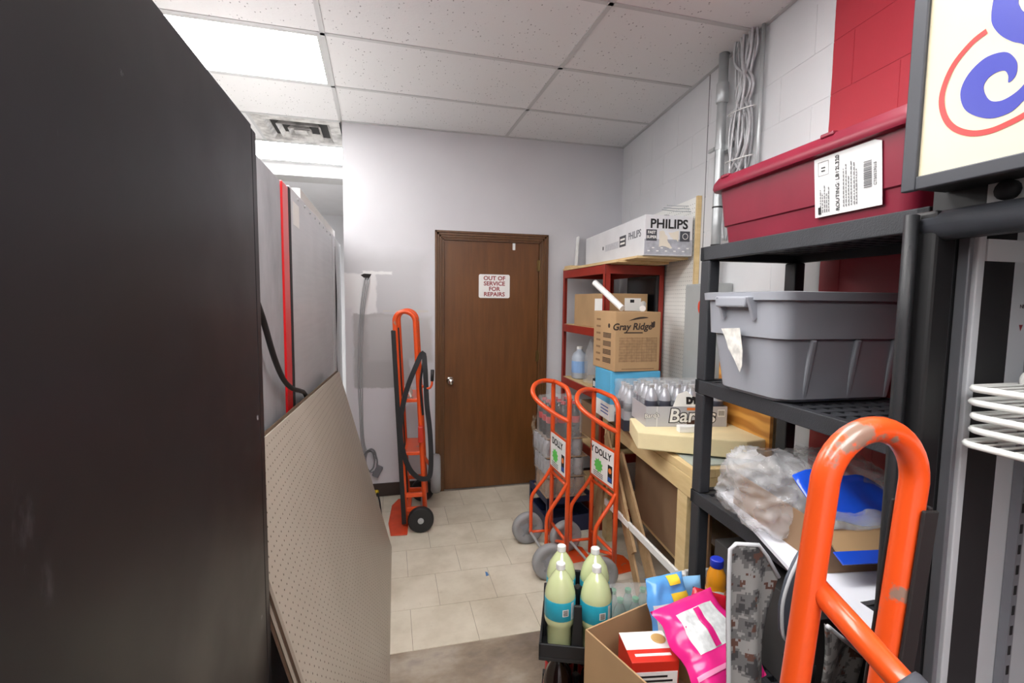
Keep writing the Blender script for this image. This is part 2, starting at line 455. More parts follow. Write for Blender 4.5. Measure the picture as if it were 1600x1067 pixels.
# ceiling lights
t = NT('light_diffuser'); t.b.inputs['Emission Color'].default_value = (1.0, 0.985, 0.97, 1); t.b.inputs['Emission Strength'].default_value = LIGHT
t.b.inputs['Base Color'].default_value = (0.9, 0.9, 0.9, 1); m_emit = t.m
names = {(-1, 1): 'lit ceiling light panel above the black cabinet', (-1, 4): 'lit ceiling light panel beyond the air vent'}
for k, (c_, r_) in enumerate(LIGHTS):
    q = gridpt(c_, r_)
    g_ = thing('ceiling_light', names.get((c_, r_), 'lit ceiling light panel added for fill, out of view behind the camera or over the coolers'), 'light', (q[0], q[1], ZC), GA, 'ceiling light panels')
    L_, W_ = 2 * GU, GU
    f_ = MB()
    for (a0, a1, b0, b1) in ((0.012, L_ - 0.012, 0.012, 0.03), (0.012, L_ - 0.012, W_ - 0.03, W_ - 0.012), (0.012, 0.03, 0.03, W_ - 0.03), (L_ - 0.03, L_ - 0.012, 0.03, W_ - 0.03)):
        f_.box(a0, a1, b0, b1, -0.004, 0.03)
    f_.build('frame', m_tbar, g_)
    MB().box(0.03, L_ - 0.03, 0.03, W_ - 0.03, 0.0, 0.012).build('diffuser', m_emit, g_)

# air vent (square cone diffuser)
q = gridpt(-0.5, 3)
vt = thing('air_vent', 'white square ceiling air vent with dusty louvres', 'vent', (q[0], q[1], ZC), GA)
t = NT('dusty_white_metal')
t.l(t.ramp(t.noise(9, 4, 0.6), [(0.35, lin((150, 148, 146))), (0.6, lin((214, 213, 210)))]), t.b.inputs['Base Color']); t.set(0.5)
m_vent = t.m
MB().box(0.012, GU - 0.012, 0.012, GU - 0.012, 0.03, 0.036).build('backing', mat('vent_dark', (46, 46, 46), 0.8), vt)
for k in range(4):
    i0 = 0.012 + 0.072 * k; i1 = i0 + (0.055 if k else 0.075)
    f_ = MB(); z0, z1 = -0.004 - 0.002 * k, 0.026
    o0, o1 = i0, GU - i0; p0, p1 = i1, GU - i1
    A = [(o0, o0, z0), (o1, o0, z0), (o1, o1, z0), (o0, o1, z0)]
    zz = z0 if k == 0 else z1
    if k == 0: A2 = [(p0, p0, z0), (p1, p0, z0), (p1, p1, z0), (p0, p1, z0)]
    else: A2 = [(p0 - 0.03, p0 - 0.03, z1), (p1 + 0.03, p0 - 0.03, z1), (p1 + 0.03, p1 + 0.03, z1), (p0 - 0.03, p1 + 0.03, z1)]
    B = [(x, y, z + 0.003) for x, y, z in A]; B2 = [(x, y, z + 0.003) for x, y, z in A2]
    vs = A + A2 + B + B2; fs = []
    for i in range(4):
        j = (i + 1) % 4
        fs += [(i, j, 4 + j, 4 + i), (8 + j, 8 + i, 12 + i, 12 + j), (i, 8 + i, 8 + j, j), (4 + j, 12 + j, 12 + i, 4 + i)]
    f_.add(vs, fs)
    f_.build('frame' if k == 0 else 'louvre', m_vent, vt)
c0 = GU / 2
MB().box(c0 - 0.045, c0 + 0.045, c0 - 0.045, c0 + 0.045, -0.008, -0.003).build('centre_plate', m_vent, vt)

# ------------------------------------------------------------------ door
m_door = wood('brown_door_veneer', (88, 54, 24), (112, 71, 34), (7, 7, 0.7), 0.38, 3.2, 0.02)
m_case = wood('brown_door_casing', (78, 50, 26), (106, 72, 40), (9, 9, 1.2), 0.38, 4.0, 0.02)
dr = bpy.data.objects.new('door_1', None); col.objects.link(dr); dr.location = (DX0, YW, 0); struct(dr); dr['label'] = 'brown flush wooden door closed in the back wall'
MB(dr).box(DX0 + 0.014, DX1 - 0.014, YW + 0.008, YW + 0.045, 0.006, DZ - 0.012).build('door_leaf', m_door, dr, bevel=0.002)
jm = MB(dr)
jm.box(DX0, DX0 + 0.012, YW - 0.004, YW + 0.1, 0, DZ).box(DX1 - 0.012, DX1, YW - 0.004, YW + 0.1, 0, DZ).box(DX0, DX1, YW - 0.004, YW + 0.1, DZ - 0.010, DZ)
jm.build('door_jamb', m_case, dr)
def casing(x0, x1, z0, z1, nm):
    c_ = MB(dr); 
    if x1 - x0 < z1 - z0:
        s_ = 1 if x0 < DX0 else -1; xo = x0 if s_ > 0 else x1
        for (a0, a1, d_) in ((0, 0.016, 0.024), (0.016, 0.034, 0.018), (0.034, 0.050, 0.013), (0.050, 0.060, 0.009)):
            a, b = sorted((xo + s_ * a0, xo + s_ * a1)); c_.box(a, b, YW - d_, YW, z0, z1 - a0)
    else:
        for (a0, a1, d_) in ((0, 0.016, 0.024), (0.016, 0.034, 0.018), (0.034, 0.050, 0.013), (0.050, 0.060, 0.009)):
            c_.box(x0 + a0, x1 - a0, YW - d_, YW, z1 - a1, z1 - a0)
    return c_.build(nm, m_case, dr, bevel=0.002)
casing(DX0 - 0.060, DX0, 0, DZ + 0.06, 'casing')
casing(DX1, DX1 + 0.060, 0, DZ + 0.06, 'casing')
casing(DX0 - 0.060, DX1 + 0.060, DZ, DZ + 0.06, 'casing')
kb = MB(dr).lathe([(0.001, -0.062), (0.018, -0.06), (0.027, -0.05), (0.029, -0.04), (0.022, -0.028), (0.012, -0.02), (0.012, -0.006), (0.031, -0.004), (0.032, 0.0), (0.001, 0.002)], (0.472, YW + 0.008, 0.905), 24, 'y')
kb.build('door_knob', m_chrome, dr, smooth=True)
for z in (0.25, 1.05, 1.80):
    MB(dr).lathe([(0.006, 0), (0.006, 0.09)], (DX1 - 0.008, YW - 0.004, z), 10).box(DX1 - 0.03, DX1 - 0.008, YW - 0.005, YW + 0.008, z, z + 0.09).build('hinge', mat('aged_brass', (120, 100, 62), 0.35, 0.8), dr)
MB(dr).box(0.977, 0.997, YW - 0.006, YW + 0.008, 1.965, 2.02).build('door_sensor', m_white, dr, bevel=0.002)
MB(dr).sheet(lambda u, v: (1.165 + 0.03 * u + 0.008 * math.sin(9 * v), YW + 0.0075, 0.42 + 0.16 * v + 0.02 * math.sin(7 * u)), 3, 6, 0.0004).build('scuff_mark', mat('pale_scuff', (150, 130, 108), 0.7, var=0.25, scale=40), dr)

# sign on the door
sg = thing('door_sign', 'white plastic sign with red words taped on the brown door', 'sign', (0.828, YW + 0.0075, 1.575)); sg['_world'] = 0
pl = MB()
rr = 0.014; poly = []
for cx, cz, a0 in ((0.128 - rr, 0.19 - rr, 0), (-0.128 + rr, 0.19 - rr, PI / 2), (-0.128 + rr, rr, PI), (0.128 - rr, rr, 1.5 * PI)):
    poly += [(cx + rr * math.cos(a0 + PI / 2 * i / 4), cz + rr * math.sin(a0 + PI / 2 * i / 4)) for i in range(5)]
pl.prism(poly, (0, 0, 0), (1, 0, 0), (0, 0, 1), 0.002)
pl.build('sign_plate', m_white, sg)
m_red = mat('red_print', (142, 44, 50), 0.6, var=0)
for i, s_ in enumerate(('OUT OF', 'SERVICE', 'FOR', 'REPAIRS')):
    text('lettering', s_, 0.046, m_red, sg, (0, -0.0024, 0.158 - 0.043 * i), (1, 0, 0), (0, 0, 1), sx=1.06, bold=0.0012)

# ------------------------------------------------------------------ hole in wall with cables
hl = MB(); hl.prism([(-0.045, 0.01), (-0.02, 0.022), (0.035, 0.02), (0.02, -0.01), (0.0, -0.035), (-0.018, -0.012)], (-0.165, YW - 0.0012, 1.725), (1, 0, 0), (0, 0, 1), 0.001)
o = hl.build('trim_3', mat('dark_hole', (38, 34, 32), 0.9)); struct(o); o['label'] = 'torn hole in the drywall where cables come out'
m_cable = mat('grey_cable', (168, 168, 170), 0.5, var=0.03)
for k, (dx, ph) in enumerate(((-0.012, 0.0), (0.004, 1.3), (0.02, 2.4))):
    pts = [(-0.165 + dx, YW + 0.005, 1.72), (-0.175 + dx, YW - 0.02, 1.66), (-0.205 + dx * 0.8, YW - 0.012, 1.45), (-0.222 + dx * 0.6 + 0.008 * math.sin(ph), YW - 0.010, 1.2), (-0.226 + dx, YW - 0.010, 0.95), (-0.222 + dx * 0.7, YW - 0.010, 0.7), (-0.215 + dx + 0.006 * math.cos(ph), YW - 0.012, 0.45), (-0.19 + dx, YW - 0.016, 0.36)]
    o = MB().tube(spline(pts), 0.0045, 8).build('wall_cable', m_cable, smooth=True)
    tag(o, ['leftmost grey cable hanging from the hole in the back wall', 'middle grey cable hanging from the hole in the back wall', 'rightmost grey cable hanging from the hole in the back wall'][k], 'cable', 'grey cables hanging from the wall hole')
coil = []
for i in range(60):
    a = i / 60 * 2 * PI * 2.6
    coil.append((-0.155 + 0.045 * math.cos(a) + 0.012 * math.sin(a * 0.37), YW - 0.02 - 0.0011 * i * 0.6, 0.30 + 0.085 * math.sin(a) + 0.01 * math.cos(a * 0.5)))
cr_ = thing('coiled_cord', 'coiled grey cord bundle low on the back wall beside the hand truck', 'cord', (-0.155, YW - 0.02, 0.2))
MB(cr_).tube(coil, 0.0055, 8).build('cord', mat('dark_grey_cable', (118, 118, 122), 0.5), cr_, smooth=True)
MB(cr_).obox((-0.10, YW - 0.04, 0.215), (0.05, 0.035, 0.09), Matrix.Rotation(0.5, 3, 'Y')).build('plug_block', mat('grey_plug', (112, 112, 118), 0.5), cr_, bevel=0.006)
fc = thing('floor_cord', 'black cord with yellow plug lying at the end of the leaning boards', 'cord', (-0.12, 3.7, 0))
MB(fc).tube(spline([(-0.30, 3.80, 0.01), (-0.2, 3.84, 0.012), (-0.13, 3.80, 0.05), (-0.105, 3.76, 0.09), (-0.085, 3.7, 0.05), (-0.07, 3.55, 0.01), (-0.06, 3.4, 0.008)]), 0.006, 8).build('cord', m_rubber, fc, smooth=True)
MB(fc).tube([(-0.125, 3.79, 0.085), (-0.10, 3.755, 0.098)], 0.014, 10).build('plug', mat('yellow_plug', (214, 186, 40), 0.5), fc, smooth=True)

# ================================================================== LEFT SIDE
# black cabinet
t = NT('scuffed_black_laminate')
n1 = t.noise(1.3, 3, 0.5)
base = t.ramp(n1, [(0.3, lin((22, 22, 25))), (0.7, lin((30, 30, 34)))])
v = t.n('ShaderNodeTexVoronoi'); v.inputs['Scale'].default_value = 7.0; t.l(t.co(), v.inputs['Vector'])
spot = t.ramp(t.math('ADD', v.outputs['Distance'], t.math('MULTIPLY', t.noise(70, 3, 0.7), 0.09)), [(0.078, (0.7, 0.7, 0.7, 1)), (0.092, (0, 0, 0, 1))])
smear = t.ramp(t.noise(7, 6, 0.72, t.map((1, 3, 0.9))), [(0.66, (0, 0, 0, 1)), (0.78, (0.20, 0.20, 0.20, 1))])
c = t.mix(spot, base, lin((170, 172, 178))); c = t.mix(smear, c, lin((110, 112, 118)))
t.l(c, t.b.inputs['Base Color']); t.set(0.42, spec=0.32)
t.l(t.ramp(t.noise(5, 4), [(0.3, (0.30, 0.30, 0.30, 1)), (0.7, (0.40, 0.40, 0.40, 1))]), t.b.inputs['Roughness'])
m_blk = t.m
bc = thing('black_cabinet', 'tall scuffed black cabinet filling the left foreground', 'cabinet', (-0.62, 0.4, 0))
MB(bc).box(-0.98, -0.26, -0.4, 1.088, 0.03, 1.892).build('body', m_blk, bc, bevel=0.002)
MB(bc).box(-0.98, -0.2605, 1.0905, 1.126, 0.03, 1.888).build('end_panel', m_blk, bc, bevel=0.004)
MB(bc).box(-0.94, -0.30, -0.36, 1.09, 0.0, 0.03).build('plinth', m_black, bc)

# grey panelled cooler behind it
t = NT('mottled_grey_metal')
n1 = t.noise(4, 6, 0.65, t.map((1, 1, 0.5))); n2 = t.noise(1.1, 3)
c = t.ramp(n1, [(0.3, lin((140, 142, 146))), (0.55, lin((168, 170, 174))), (0.8, lin((188, 190, 194)))])
t.l(c, t.b.inputs['Base Color']); t.set(0.45, 0.15); m_gal = t.m
gc = thing('grey_cooler', 'mottled grey metal sided cooler just behind the black cabinet', 'cooler', (-0.7, 1.55, 0))
MB(gc).box(-1.02, -0.362, 1.16, 1.873, 0.05, 1.958).build('body', m_gal, gc, bevel=0.003)
MB(gc).box(-0.98, -0.40, 1.2, 1.85, 0.0, 0.05).build('plinth', m_black, gc)
# red fronted steel cooler
t = NT('brushed_steel_side')
n1 = t.noise(6, 4, 0.6, t.map((1, 0.4, 9))); n2 = t.noise(1.4, 3)
c = t.ramp(n2, [(0.3, lin((182, 184, 187))), (0.7, lin((204, 206, 209)))])
t.l(c, t.b.inputs['Base Color']); t.set(0.36, 0.25)
t.l(t.ramp(n1, [(0.3, (0.30, 0.30, 0.30, 1)), (0.7, (0.40, 0.40, 0.40, 1))]), t.b.inputs['Roughness']); m_ss = t.m
m_redp = mat('gloss_red_paint', (206, 22, 28), 0.3, var=0.04)
rc = thing('steel_cooler', 'steel sided cooler with a bright red corner trim', 'cooler', (-0.7, 2.6, 0))
MB(rc).box(-1.02, -0.358, 1.885, 1.988, 0.05, 1.962).build('front_trim', m_redp, rc, bevel=0.004)
MB(rc).box(-1.02, -0.356, 1.99, 2.028, 0.05, 1.965).build('gasket', m_rubber, rc, bevel=0.004)
MB(rc).box(-1.02, -0.36, 2.03, 3.43, 0.05, 1.975).build('side_panel', m_ss, rc, bevel=0.003)
MB(rc).box(-0.98, -0.40, 1.95, 3.4, 0.0, 0.05).build('plinth', m_black, rc)
MB(rc).box(-0.36, -0.3592, 2.09, 2.22, 1.84, 1.93).build('sticker', m_paper, rc)
for i in range(8):
    MB(rc).lathe([(0.006, 0), (0.006, 0.003), (0.003, 0.0045)], (-0.36, 2.2 + 0.16 * i, 1.955), 8, 'x').build('screw', m_steel, rc)
sc2 = thing('narrow_cooler', 'pale steel cooler end beside the back wall corner', 'cooler', (-0.7, 3.75, 0))
MB(sc2).box(-1.02, -0.358, 3.445, 3.58, 0.05, 1.975).build('front_frame', m_ss, sc2, bevel=0.003)
edge = [(-0.36 + 0.004 * math.sin(z * 9) - 0.0, 3.587 + 0.006 * math.sin(z * 14), z) for z in [0.06 + 0.05 * i for i in range(38)]]
MB(sc2).tube(edge, 0.007, 6).build('gasket', m_rubber, sc2)
MB(sc2).box(-1.02, -0.362, 3.60, 4.04, 0.05, 1.97).build('body', mat('pale_enamel', (178, 179, 181), 0.35, 0.2, var=0.02), sc2, bevel=0.004)
MB(sc2).box(-0.98, -0.40, 3.46, 4.0, 0, 0.05).build('plinth', m_black, sc2)
o = MB().box(-0.9, -0.40, 2.52, 4.02, 1.9755, 2.068).build('flat_carton', m_paper, bevel=0.004)
tag(o, 'long white carton lying on top of the steel cooler', 'box')
# power cord hanging between the coolers
o = MB().tube(spline([(-0.352, 1.40, 1.60), (-0.345, 1.50, 1.50), (-0.335, 1.58, 1.38), (-0.338, 1.72, 1.29), (-0.338, 1.86, 1.235), (-0.335, 2.0, 1.20), (-0.342, 2.14, 1.165), (-0.348, 2.3, 1.09)]), 0.0085, 10).build('power_cord', m_rubber, smooth=True)
tag(o, 'black power cord drooping across the grey cooler side', 'cord')

# pegboard stack leaning on the coolers
t = NT('beige_pegboard')
n1 = t.noise(1.4, 4, 0.55)
c = t.ramp(n1, [(0.3, lin((166, 158, 144))), (0.6, lin((180, 172, 159))), (0.8, lin((170, 160, 142)))])
t.l(c, t.b.inputs['Base Color']); t.set(0.42); m_peg = t.m
m_brownb = mat('brown_hardboard', (92, 74, 58), 0.7, var=0.1)
m_hole = mat('peg_hole_dark', (84, 76, 66), 0.9, var=0)
bx, by, bl = 0.005, 3.06, 1.93
ang = math.atan2(1.12, -0.295)              # lean in the XZ plane
labels = ['beige pegboard sheet leaning on the coolers, front one of the stack', 'second pegboard sheet of the leaning stack', 'third pegboard sheet of the leaning stack', 'rearmost pegboard sheet of the leaning stack', 'fourth pegboard sheet of the leaning stack', 'rearmost pegboard sheet of the leaning stack']
for k in range(4):
    rt = thing('pegboard_sheet', labels[k], 'pegboard', (bx - 0.0085 * k - 0.004, by - 0.006 * k, 0.0), 0, 'pegboard sheets leaning on the coolers')
    rt.rotation_euler = (0, 0, -0.012)
    vdir = Vector((math.cos(ang), 0, math.sin(ang))); ndir = Vector((math.sin(ang), 0, -math.cos(ang)))
    jit = [0, 0.010, -0.01, -0.02][k]
    L0 = bl - 0.012 - [0, 0.012, 0.018, 0.022][k]
    top_f = 1.158 + jit * 0.6; top_n = 1.225 + jit * 0.5
    o0 = -ndir * 0.0 + Vector((0, 0, 0.003))
    poly = [(0, 0), (L0, 0), (L0, top_n), (0, top_f)]
    MB().prism(poly, o0, (0, -1, 0), vdir, 0.0065).build('board', m_peg if k == 0 else (m_brownb if k % 2 else m_peg), rt)
    if k == 0:
        hb = MB()
        for i in range(1, 76):
            for j in range(2, 48):
                u, vv = i * 0.0254, j * 0.0254
                if vv > top_f + (top_n - top_f) * u / L0 - 0.012: continue
                c_ = o0 + Vector((0, -1, 0)) * u + vdir * vv + ndir * 0.0003
                n0 = 6
                hb.add([c_ + Vector((0, -1, 0)) * 0.0028 * math.cos(2 * PI * q / n0) + vdir * 0.0028 * math.sin(2 * PI * q / n0) for q in range(n0)], [tuple(range(n0))])
        stuff(hb.build('peg_holes', m_hole, rt))

# ================================================================== tall hand trucks
def tall_truck(name, label, loc, rz, lean, group):
    """two long inverted-U side frames joined by cross plates; toe plate towards local -x"""
    T = thing(name, label, 'hand truck', loc, rz, group)
    hw = 0.175; dp = 0.132; top = 1.475; r = 0.0165
    X = lambda x, z: x - lean * z
    for s_ in (-1, 1):
        y = s_ * hw
        rc_ = dp / 2
        path = [(X(0, z), y, z) for z in (0.02, 0.35, 0.7, 1.05, top - rc_ - 0.02)]
        path += [(X(dp / 2 - rc_ * math.cos(a), top - rc_ + rc_ * math.sin(a)), y, top - rc_ + rc_ * math.sin(a)) for a in [PI * i / 14 for i in range(15)]]
        path += [(X(dp, z), y, z) for z in (top - rc_ - 0.02, 1.05, 0.7, 0.35, 0.10)]
        MB().tube(path, r, 14).build('side_frame', m_orange, T, smooth=True)
        g = MB()
        for yy in (-0.0205, 0.0205):
            g.bar((X(-0.012, 0.03), y + yy, 0.03), (X(-0.012, top - 0.125), y + yy, top - 0.125), 0.007, 0.030, (1, 0, 0))
        g.bar((X(-0.0215, 0.03), y, 0.03), (X(-0.0215, top - 0.125), y, top - 0.125), 0.044, 0.010, (1, 0, 0))
        g.build('rubber_guard', m_rubber, T, bevel=0.002)
    for z, w0 in ((0.885, 0.11), (0.52, 0.12)):
        MB().box(X(0.012, z), X(0.012 + w0, z), -hw, hw, z - 0.02, z + 0.004).build('cross_plate', m_orange, T, bevel=0.003)
    MB().obox((X(0.06, 0.885), -0.03, 0.93), (0.012, 0.20, 0.08), Matrix.Rotation(-0.35, 3, 'Y')).build('instruction_label', m_paper, T)
    MB().box(X(0.02, 0.88), X(0.09, 0.88), -hw + 0.01, -hw + 0.075, 0.8895, 0.8915).build('warning_sticker', mat('grey_print', (150, 120, 112), 0.6, var=0.3, scale=60), T)
    for z in (0.225, 0.125):
        for y_ in (-hw, hw):
            MB().bar((X(0.0, z), y_, z), (X(dp, z), y_, z), 0.022, 0.03).build('side_brace', m_orange, T, bevel=0.003)
    MB().box(X(0.0, 0.08), X(0.03, 0.08), -hw, hw, 0.05, 0.10).build('lower_bar', m_orange, T, bevel=0.004)
    MB().prism([(0.012, -0.30), (0.012, 0.30), (-0.085, 0.30), (-0.125, 0.18), (-0.125, -0.12), (-0.095, -0.30)], (0, 0, 0.001), (1, 0, 0), (0, 1, 0), 0.008).build('toe_plate', mat('worn_orange_plate', (206, 70, 34), 0.5, var=0.1, scale=12), T, bevel=0.002)
    MB().lathe([(0.008, -0.30), (0.008, 0.30)], (0.10, 0, 0.086), 10, 'y').build('axle', m_steel, T)
    for s_ in (-1, 1):
        y = s_ * 0.262
        wv = MB().lathe([(0.03, -0.024), (0.062, -0.026), (0.078, -0.024), (0.086, -0.014), (0.086, 0.014), (0.078, 0.024), (0.062, 0.026), (0.03, 0.024)], (0.10, y, 0.0865), 28, 'y').build('wheel', m_rubber, T, smooth=True, auto=40)
        MB().lathe([(0.02, -0.029), (0.02, 0.029)], (0.10, y, 0.0865), 14, 'y').build('hub', m_steel, wv)
    bw = MB().lathe([(0.05, -0.034), (0.12, -0.036), (0.138, -0.026), (0.142, 0), (0.138, 0.026), (0.12, 0.036), (0.05, 0.034)], (0.20, 0.06, 0.285), 30, 'x').build('support_wheel', m_greyrub, T, smooth=True)
    MB().bar((X(dp, 0.42), 0.06, 0.42), (0.20, 0.06, 0.285), 0.02, 0.02, (0, 1, 0)).build('wheel_bracket', m_orange, T)
    return T, X, hw, dp
TG = 'tall orange hand trucks with loop frames'
T1, X1, hw1, dp1 = tall_truck('hand_truck', 'tall orange hand truck with hanging black strap beside the brown door', (0.115, 3.50, 0), -0.085, 0.047, TG)
m_strap = mat('black_webbing', (30, 30, 33), 0.75, var=0.05)
yb = -hw1 - 0.035
sp_ = spline([(0.115, yb + 0.02, 1.20), (0.06, yb, 1.09), (0.005, yb, 0.94), (-0.03, yb, 0.76), (-0.028, yb, 0.60), (0.015, yb, 0.44), (0.07, yb, 0.365), (0.125, yb, 0.345), (0.16, yb, 0.37), (0.168, yb, 0.5), (0.16, yb, 0.68), (0.142, yb, 0.85), (0.135, yb, 1.0), (0.13, yb, 1.10)], 5, True)
stp = MB(); vs = []
for i, p_ in enumerate(sp_):
    tn = (sp_[(i + 1) % len(sp_)] - sp_[i - 1]).normalized(); ww = tn.cross(Vector((0, 1, 0))).normalized() * 0.0165; dy = Vector((0, 0.0025, 0))
    vs += [p_ - ww - dy, p_ + ww - dy, p_ + ww + dy, p_ - ww + dy]
stp.add(vs, [(i * 4 + k, i * 4 + (k + 1) % 4, ((i + 1) % len(sp_)) * 4 + (k + 1) % 4, ((i + 1) % len(sp_)) * 4 + k) for i in range(len(sp_)) for k in range(4)])
stp.build('strap', m_strap, T1)
MB().tube(spline([(0.12, yb + 0.015, 1.16), (0.10, yb, 1.0), (0.105, yb + 0.01, 0.9), (0.115, yb + 0.02, 0.78)]), 0.010, 6, flat=0.35).build('strap_tail', m_strap, T1)
MB().obox((0.10, yb + 0.0, 0.655), (0.035, 0.045, 0.11)).build('strap_buckle', mat('red_buckle', (190, 48, 30), 0.45), T1, bevel=0.006)
MB().tube(spline([(0.09, yb + 0.035, 0.985), (0.15, yb, 0.965), (0.172, yb - 0.005, 0.985), (0.176, yb - 0.005, 1.02)]), 0.008, 8).build('hook', m_orange, T1, smooth=True)
MB().tube([(0.176, yb - 0.005, 1.015), (0.178, yb - 0.005, 1.09)], 0.0115, 10).build('hook_grip', m_rubber, T1, smooth=True)

# foreground hand truck
m_ochip = worn('chipped_orange_tube', (226, 82, 30), (136, 112, 98), 0.3, 0.60, 8.0, 0.3)
T2 = thing('hand_truck', 'orange hand truck loop with chipped paint in the right foreground', 'hand truck', (0.49, 0.23, 0.0), 0.0, TG)
def P2(x, y, z): return (x - 0.49, y - 0.23, z)
hw2, ztop, r2 = 0.17, 1.436, 0.0136
for s_ in (1, -1):
    y = 0.23 + s_ * hw2
    xl0, xl1, xr0, xr1 = 0.434, 0.297, 0.555, 0.425   # back rail and front rail, at z=1.38 and at z=0
    rc_ = (xr0 - xl0) / 2; cx = (xl0 + xr0) / 2; zc = ztop - rc_ - r2
    def lx(a, b, z): return a + (b - a) * (zc - z) / zc
    path = [P2(lx(xl0, xl1, z), y, z) for z in (0.10, 0.5, 0.9, 1.2, zc - 0.015)]
    path += [P2(cx - rc_ * math.cos(a), y, zc + rc_ * math.sin(a)) for a in [PI * i / 18 for i in range(19)]]
    path += [P2(lx(xr0, xr1, z), y, z) for z in (zc - 0.015, 1.2, 0.9, 0.5, 0.02)]
    MB().tube(path, r2, 20).build('side_frame', m_ochip, T2, smooth=True)
    g = MB()
    for yy in (-0.0165, 0.0165):
        g.bar(P2(lx(xr0, xr1, 1.335) + 0.006, y + yy, 1.335), P2(lx(xr0, xr1, 0.04) + 0.006, y + yy, 0.04), 0.004, 0.022, (1, 0, 0))
    g.bar(P2(lx(xr0, xr1, 1.335) + 0.0165, y, 1.335), P2(lx(xr0, xr1, 0.04) + 0.0165, y, 0.04), 0.022, 0.005, (1, 0, 0))
    g.build('rubber_guard', m_rubber, T2, bevel=0.002)
hb0, hb1 = Vector(P2(0.428, 0.40, 1.262)), Vector(P2(0.445, 0.318, 1.215))
MB().tube([hb0, hb1, hb1 + (hb1 - hb0) * 0.1], 0.0118, 16).build('cross_handle', m_ochip, T2, smooth=True)
gd = (hb1 - hb0).normalized()
MB().tube([hb1, hb1 + gd * 0.004, hb1 + gd * 0.13, hb1 + gd * 0.135], [0.0155, 0.017, 0.017, 0.0155], 18).build('grip', mat('dark_grey_foam_grip', (62, 66, 74), 0.7, var=0.05), T2, smooth=True)
for z in (0.85, 0.45, 0.15):
    MB().box(lx(xl0, xl1, z) - 0.49 + 0.03, lx(xl0, xl1, z) - 0.49 + 0.11, -hw2, hw2, z - 0.012, z + 0.012).build('cross_plate', m_ochip, T2, bevel=0.003)
MB().prism([(-0.06, -0.2), (-0.06, 0.2), (0.10, 0.2), (0.10, -0.2)], (0, 0, 0.001), (1, 0, 0), (0, 1, 0), 0.008).build('toe_plate', m_orange, T2)
for s_ in (-1, 1):
    wv = MB().lathe([(0.03, -0.024), (0.062, -0.026), (0.086, -0.014), (0.086, 0.014), (0.062, 0.026), (0.03, 0.024)], (-0.19, s_ * 0.225, 0.0865), 24, 'y').build('wheel', m_rubber, T2, smooth=True, auto=40)
    MB().lathe([(0.02, -0.029), (0.02, 0.029)], (-0.19, s_ * 0.225, 0.0865), 12, 'y').build('hub', m_steel, wv)
MB().lathe([(0.008, -0.25), (0.008, 0.25)], (-0.19, 0, 0.0865), 8, 'y').build('axle', m_steel, T2)

